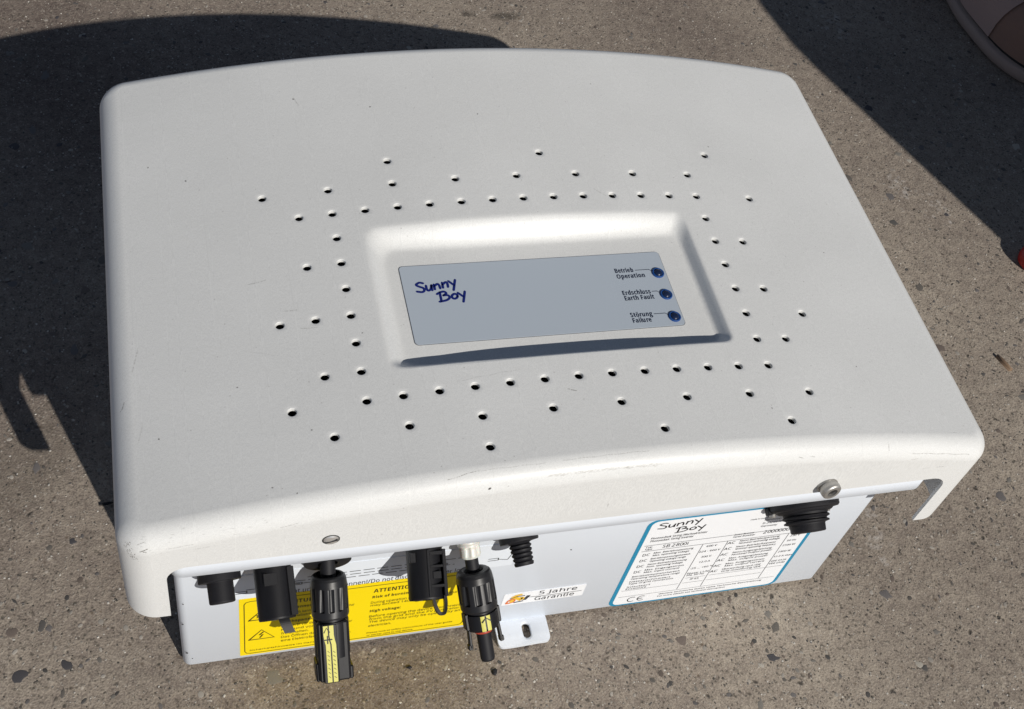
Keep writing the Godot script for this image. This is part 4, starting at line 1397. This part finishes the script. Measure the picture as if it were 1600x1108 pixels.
# thin strip lying on a cylinder of radius r
func curved_strip(st: SurfaceTool, x0: float, x1: float, r: float, s0: float, s1: float, xf: Transform3D, kink: float) -> void:
	st.set_smooth_group(0)
	var n := 10
	var prev := []
	for i in n + 1:
		var s := lerpf(s0, s1, float(i) / n)
		var dx := kink * smoothstep(0.15, 0.5, float(i) / n)
		var q := []
		for k in 4:
			var x := lerpf(x0, x1, k / 3.0) + dx
			q.append(xf * Vector3(x, sqrt(r * r - x * x), s))
		if prev:
			for k in 3: quad(st, prev[k], q[k], q[k + 1], prev[k + 1])
		prev = q

# ------------------------------------------------------------ what else is in the frame, plus the added shadow caster outside it
func build_surroundings() -> void:
	build_shoe()
	build_shadow_case()
	# red knob at the right edge
	var k := thing("plastic_knob", "small dark red rounded plastic knob cut off by the right edge", "knob", Vector3(0.4965, 0.0, -0.1640))
	var st := new_st()
	var up := Transform3D(Basis(Vector3(1, 0, 0), Vector3(0, 0, -1), Vector3(0, 1, 0)), Vector3.ZERO)
	lathe(st, scaled([[9, 0.1], [11.5, 0.6], [13.0, 2.4], [13.6, 6.0], [13.2, 9.6], [11.6, 12.8], [8.6, 15.2], [4.6, 16.6], [0, 17]]), up, 40)
	obj("knob_body", st, mat(lin(0.38, 0.012, 0.010), 0.35), k)
	st = new_st()
	lathe(st, scaled([[4.0, 16.0], [3.8, 18.6], [3.2, 19.4], [0, 19.6]]), up, 24)
	obj("knob_stem", st, mat(lin(0.30, 0.010, 0.010), 0.4), k)
	# splinter of wood
	var w := thing("wood_splinter", "short brown splinter of wood on the concrete right of the inverter", "splinter", Vector3(0.4190, 0.0, -0.0689))
	st = new_st()
	var sx := Transform3D(Basis(Vector3.UP, 0.35), Vector3(0, 0.0012, 0))
	var a := []
	for q in [[-0.0016, 0.0075], [0.0012, 0.0085], [0.0022, -0.002], [0.0013, -0.0080], [-0.0013, -0.0068]]: a.append(q)
	for i in a.size():
		var p: Array = a[i]
		var q: Array = a[(i + 1) % a.size()]
		quad(st, sx * Vector3(p[0], -0.0011, p[1]), sx * Vector3(q[0], -0.0011, q[1]), sx * Vector3(q[0] * 0.8, 0.0011, q[1] * 0.96), sx * Vector3(p[0] * 0.8, 0.0011, p[1] * 0.96))
	for i in range(1, a.size() - 1):
		tri(st, sx * Vector3(a[0][0] * 0.8, 0.0011, a[0][1] * 0.96), sx * Vector3(a[i][0] * 0.8, 0.0011, a[i][1] * 0.96), sx * Vector3(a[i + 1][0] * 0.8, 0.0011, a[i + 1][1] * 0.96))
	var s := obj("splinter_wood", st, mat(lin(0.20, 0.13, 0.08), 0.7), w)
	# black crumbs near the couplers and edges
	var crumbs := [[-0.0225, 0.1135, 2.6, "black crumb on the concrete just below the red-ringed coupler"], [-0.0710, 0.1030, 1.8, "tiny dark crumb on the concrete right of the yellow-striped coupler"], [0.3120, -0.0990, 3.0, "black crumb on the concrete seen through the gap beside the right cover leg"], [0.2330, -0.2900, 3.2, "black crumb on the concrete behind the cover's right rear corner"]]
	crumbs.append([-0.2345, -0.0268, 5.0, "thin black sliver on the concrete beside the cover's left side"])
	for c in crumbs:
		var o := MeshInstance3D.new()
		o.name = "crumb"
		o.mesh = pebble_mesh(20 + int(c[2] * 10.0), 8)
		o.material_override = M.rubber
		o.transform = Transform3D(Basis(Vector3.UP, c[0] * 90.0 if c[2] < 4.0 else 0.1) * Basis.from_scale(Vector3(c[2], minf(c[2] * 0.6, 1.6), minf(c[2] * 0.65, 1.0 if c[2] > 4.0 else 9.0)) * 0.001), Vector3(c[0], 0, c[1]))
		add_child(o, true)
		o.set_meta("label", c[3])
		o.set_meta("category", "crumb")
		o.set_meta("group", "dark crumbs on the concrete")

func shoe_width(t: float) -> float:      # half width along the shoe, t = 0 at the toe tip
	var toe := sqrt(maxf(0.0, 1.0 - pow(1.0 - clampf(t / 0.26, 0.0, 1.0), 2.2)))
	var heel := sqrt(maxf(0.0, 1.0 - pow(clampf((t - 0.84) / 0.16, 0.0, 1.0), 2.2)))
	return 0.053 * toe * heel * (1.0 - 0.25 * smoothstep(0.35, 0.65, t) + 0.07 * smoothstep(0.7, 0.85, t))

func build_shoe() -> void:
	var s := thing("shoe", "pinkish brown suede shoe standing in the shade at the upper right corner", "shoe", Vector3(0.6420, 0.0, -0.3700))
	s.rotation.y = 0.10
	var L := 0.29
	var sole := new_st()
	var rows := [[0.0005, -0.004], [0.003, -0.001], [0.007, 0.0], [0.011, 0.0], [0.013, -0.002]]
	var n := 40
	var ring := func(y: float, off: float) -> Array:
		var p := []
		for k in n + 1:
			var t := (1.0 - cos(PI * k / n)) * 0.5
			p.append(Vector3(-maxf(shoe_width(t) + off, 0.0), y, -t * L + (off * -1.0 if k == 0 else 0.0)))
		for k in range(1, n):
			var t := (1.0 + cos(PI * k / n)) * 0.5
			p.append(Vector3(maxf(shoe_width(t) + off, 0.0), y, -t * L))
		p.reverse()
		return p
	sole.set_smooth_group(1)
	var prev := []
	for r in rows:
		var cur: Array = ring.call(r[0], r[1])
		if prev:
			for k in cur.size(): quad(sole, prev[k], prev[(k + 1) % cur.size()], cur[(k + 1) % cur.size()], cur[k])
		prev = cur
	for k in range(1, prev.size() - 1): tri(sole, prev[0], prev[k], prev[k + 1])
	obj("sole", sole, mat(lin(0.36, 0.27, 0.23), 0.85), s)
	# dark welt groove between sole and upper
	var welt := new_st()
	welt.set_smooth_group(1)
	prev = []
	for r in [[0.0125, -0.0070], [0.020, -0.0080]]:
		var cur: Array = ring.call(r[0], r[1])
		if prev:
			for k in cur.size(): quad(welt, prev[k], prev[(k + 1) % cur.size()], cur[(k + 1) % cur.size()], cur[k])
		prev = cur
	obj("welt", welt, mat(lin(0.02, 0.018, 0.018), 0.9), s)
	# upper: arched sections from toe to heel, open at the ankle
	var suede := mat(lin(0.42, 0.29, 0.25), 0.95)
	suede.rim_enabled = true
	suede.rim = 0.4
	var nt := NoiseTexture2D.new()
	nt.width = 512; nt.height = 512; nt.seamless = true
	var fnn := FastNoiseLite.new()
	fnn.frequency = 0.08; fnn.seed = 9
	nt.noise = fnn
	nt.as_normal_map = true
	nt.bump_strength = 3.0
	suede.normal_enabled = true
	suede.normal_texture = nt
	suede.normal_scale = 0.6
	suede.uv1_triplanar = true
	suede.uv1_scale = Vector3(12, 12, 12)
	var toe_cap := suede.duplicate()
	toe_cap.albedo_color = lin(0.27, 0.16, 0.12).linear_to_srgb()
	for part in 2:
		var st := new_st()
		st.set_smooth_group(1)
		prev = []
		var t0 := 0.0 if part == 0 else 0.24
		var t1 := 0.25 if part == 0 else 1.0
		for i in 25:
			var t := lerpf(t0, t1, i / 24.0)
			var w := maxf(shoe_width(t) - 0.004 + (0.0015 if part else 0.0), 0.0005)
			var h := 0.045 * sqrt(clampf(t / 0.16, 0.0, 1.0)) + 0.065 * smoothstep(0.25, 0.62, t) + (0.0015 if part else 0.0)
			h *= sqrt(maxf(0.001, 1.0 - pow(clampf((t - 0.93) / 0.07, 0.0, 1.0), 3.0)))
			var cur := []
			for k in 15:
				var a := PI * k / 14.0
				var open := smoothstep(0.55, 0.66, t) * (1.0 - smoothstep(0.9, 0.97, t))
				var yy := h * pow(maxf(sin(a), 0.0), 0.75)
				yy -= open * 0.03 * pow(maxf(sin(a), 0.0), 8.0)
				cur.append(Vector3(w * cos(a), 0.017 + yy, -t * L))
			if prev:
				for k in 14: quad(st, prev[k], cur[k], cur[k + 1], prev[k + 1])
			prev = cur
		obj("toe_cap" if part == 0 else "upper", st, toe_cap if part == 0 else suede, s)

func build_shadow_case() -> void:
	# added unseen blocker beyond the right edge, shaped to throw the upper right shadow
	var c := thing("added_shadow_case", "added unseen grey hard shell case beyond the right edge, placed to cast the large shadow", "shadow_caster", Vector3(0.865, 0.0, 0.17))
	var st := new_st()
	var hw := 0.225
	var zt := 0.08
	var out := PackedVector2Array()
	for q in [[-hw + 0.06, 0.085, PI, 0.06], [hw - 0.06, 0.085, -PI * 0.5, 0.06], [hw - 0.1, 0.452, 0.0, 0.1], [-hw + 0.1, 0.452, PI * 0.5, 0.1]]:
		for k in 9:
			var a: float = q[2] + PI * 0.5 * k / 8.0
			out.append(Vector2(q[0] + q[3] * cos(a), q[1] + q[3] * sin(a)))
	var n := out.size()
	var mid := Vector2(0, 0.29)
	st.set_smooth_group(1)
	var prev := []
	for lv in [[-zt, 0.06], [-zt + 0.012, 0.02], [-zt + 0.04, 0.0], [zt - 0.04, 0.0], [zt - 0.012, 0.02], [zt, 0.06]]:
		var cur := []
		for p in out:
			var q := p.lerp(mid, lv[1])
			cur.append(Vector3(q.x, q.y, lv[0]))
		if prev:
			for k in n: quad(st, prev[k], prev[(k + 1) % n], cur[(k + 1) % n], cur[k])
		else:
			for k in range(1, n - 1): tri(st, cur[0], cur[k + 1], cur[k])
		prev = cur
	for k in range(1, n - 1): tri(st, prev[0], prev[k], prev[k + 1])
	obj("shell", st, mat(lin(0.10, 0.105, 0.11), 0.45), c)
	st = new_st()
	box(st, -0.07, 0.07, 0.566, 0.576, -0.012, 0.012, 0.003)
	box(st, -0.075, -0.062, 0.545, 0.575, -0.011, 0.011, 0.002)
	box(st, 0.062, 0.075, 0.545, 0.575, -0.011, 0.011, 0.002)
	obj("handle", st, M.black, c)
	for x in [-0.16, 0.16]:
		for z in [-0.05, 0.05]:
			st = new_st()
			lathe(st, scaled([[0, -9], [14, -9], [17, -7], [17, 7], [14, 9], [0, 9]]), Transform3D(Basis(Vector3(0, 0, -1), Vector3(0, 1, 0), Vector3(1, 0, 0)), Vector3(x, 0.017, z)), 24)
			obj("wheel", st, M.rubber, c)
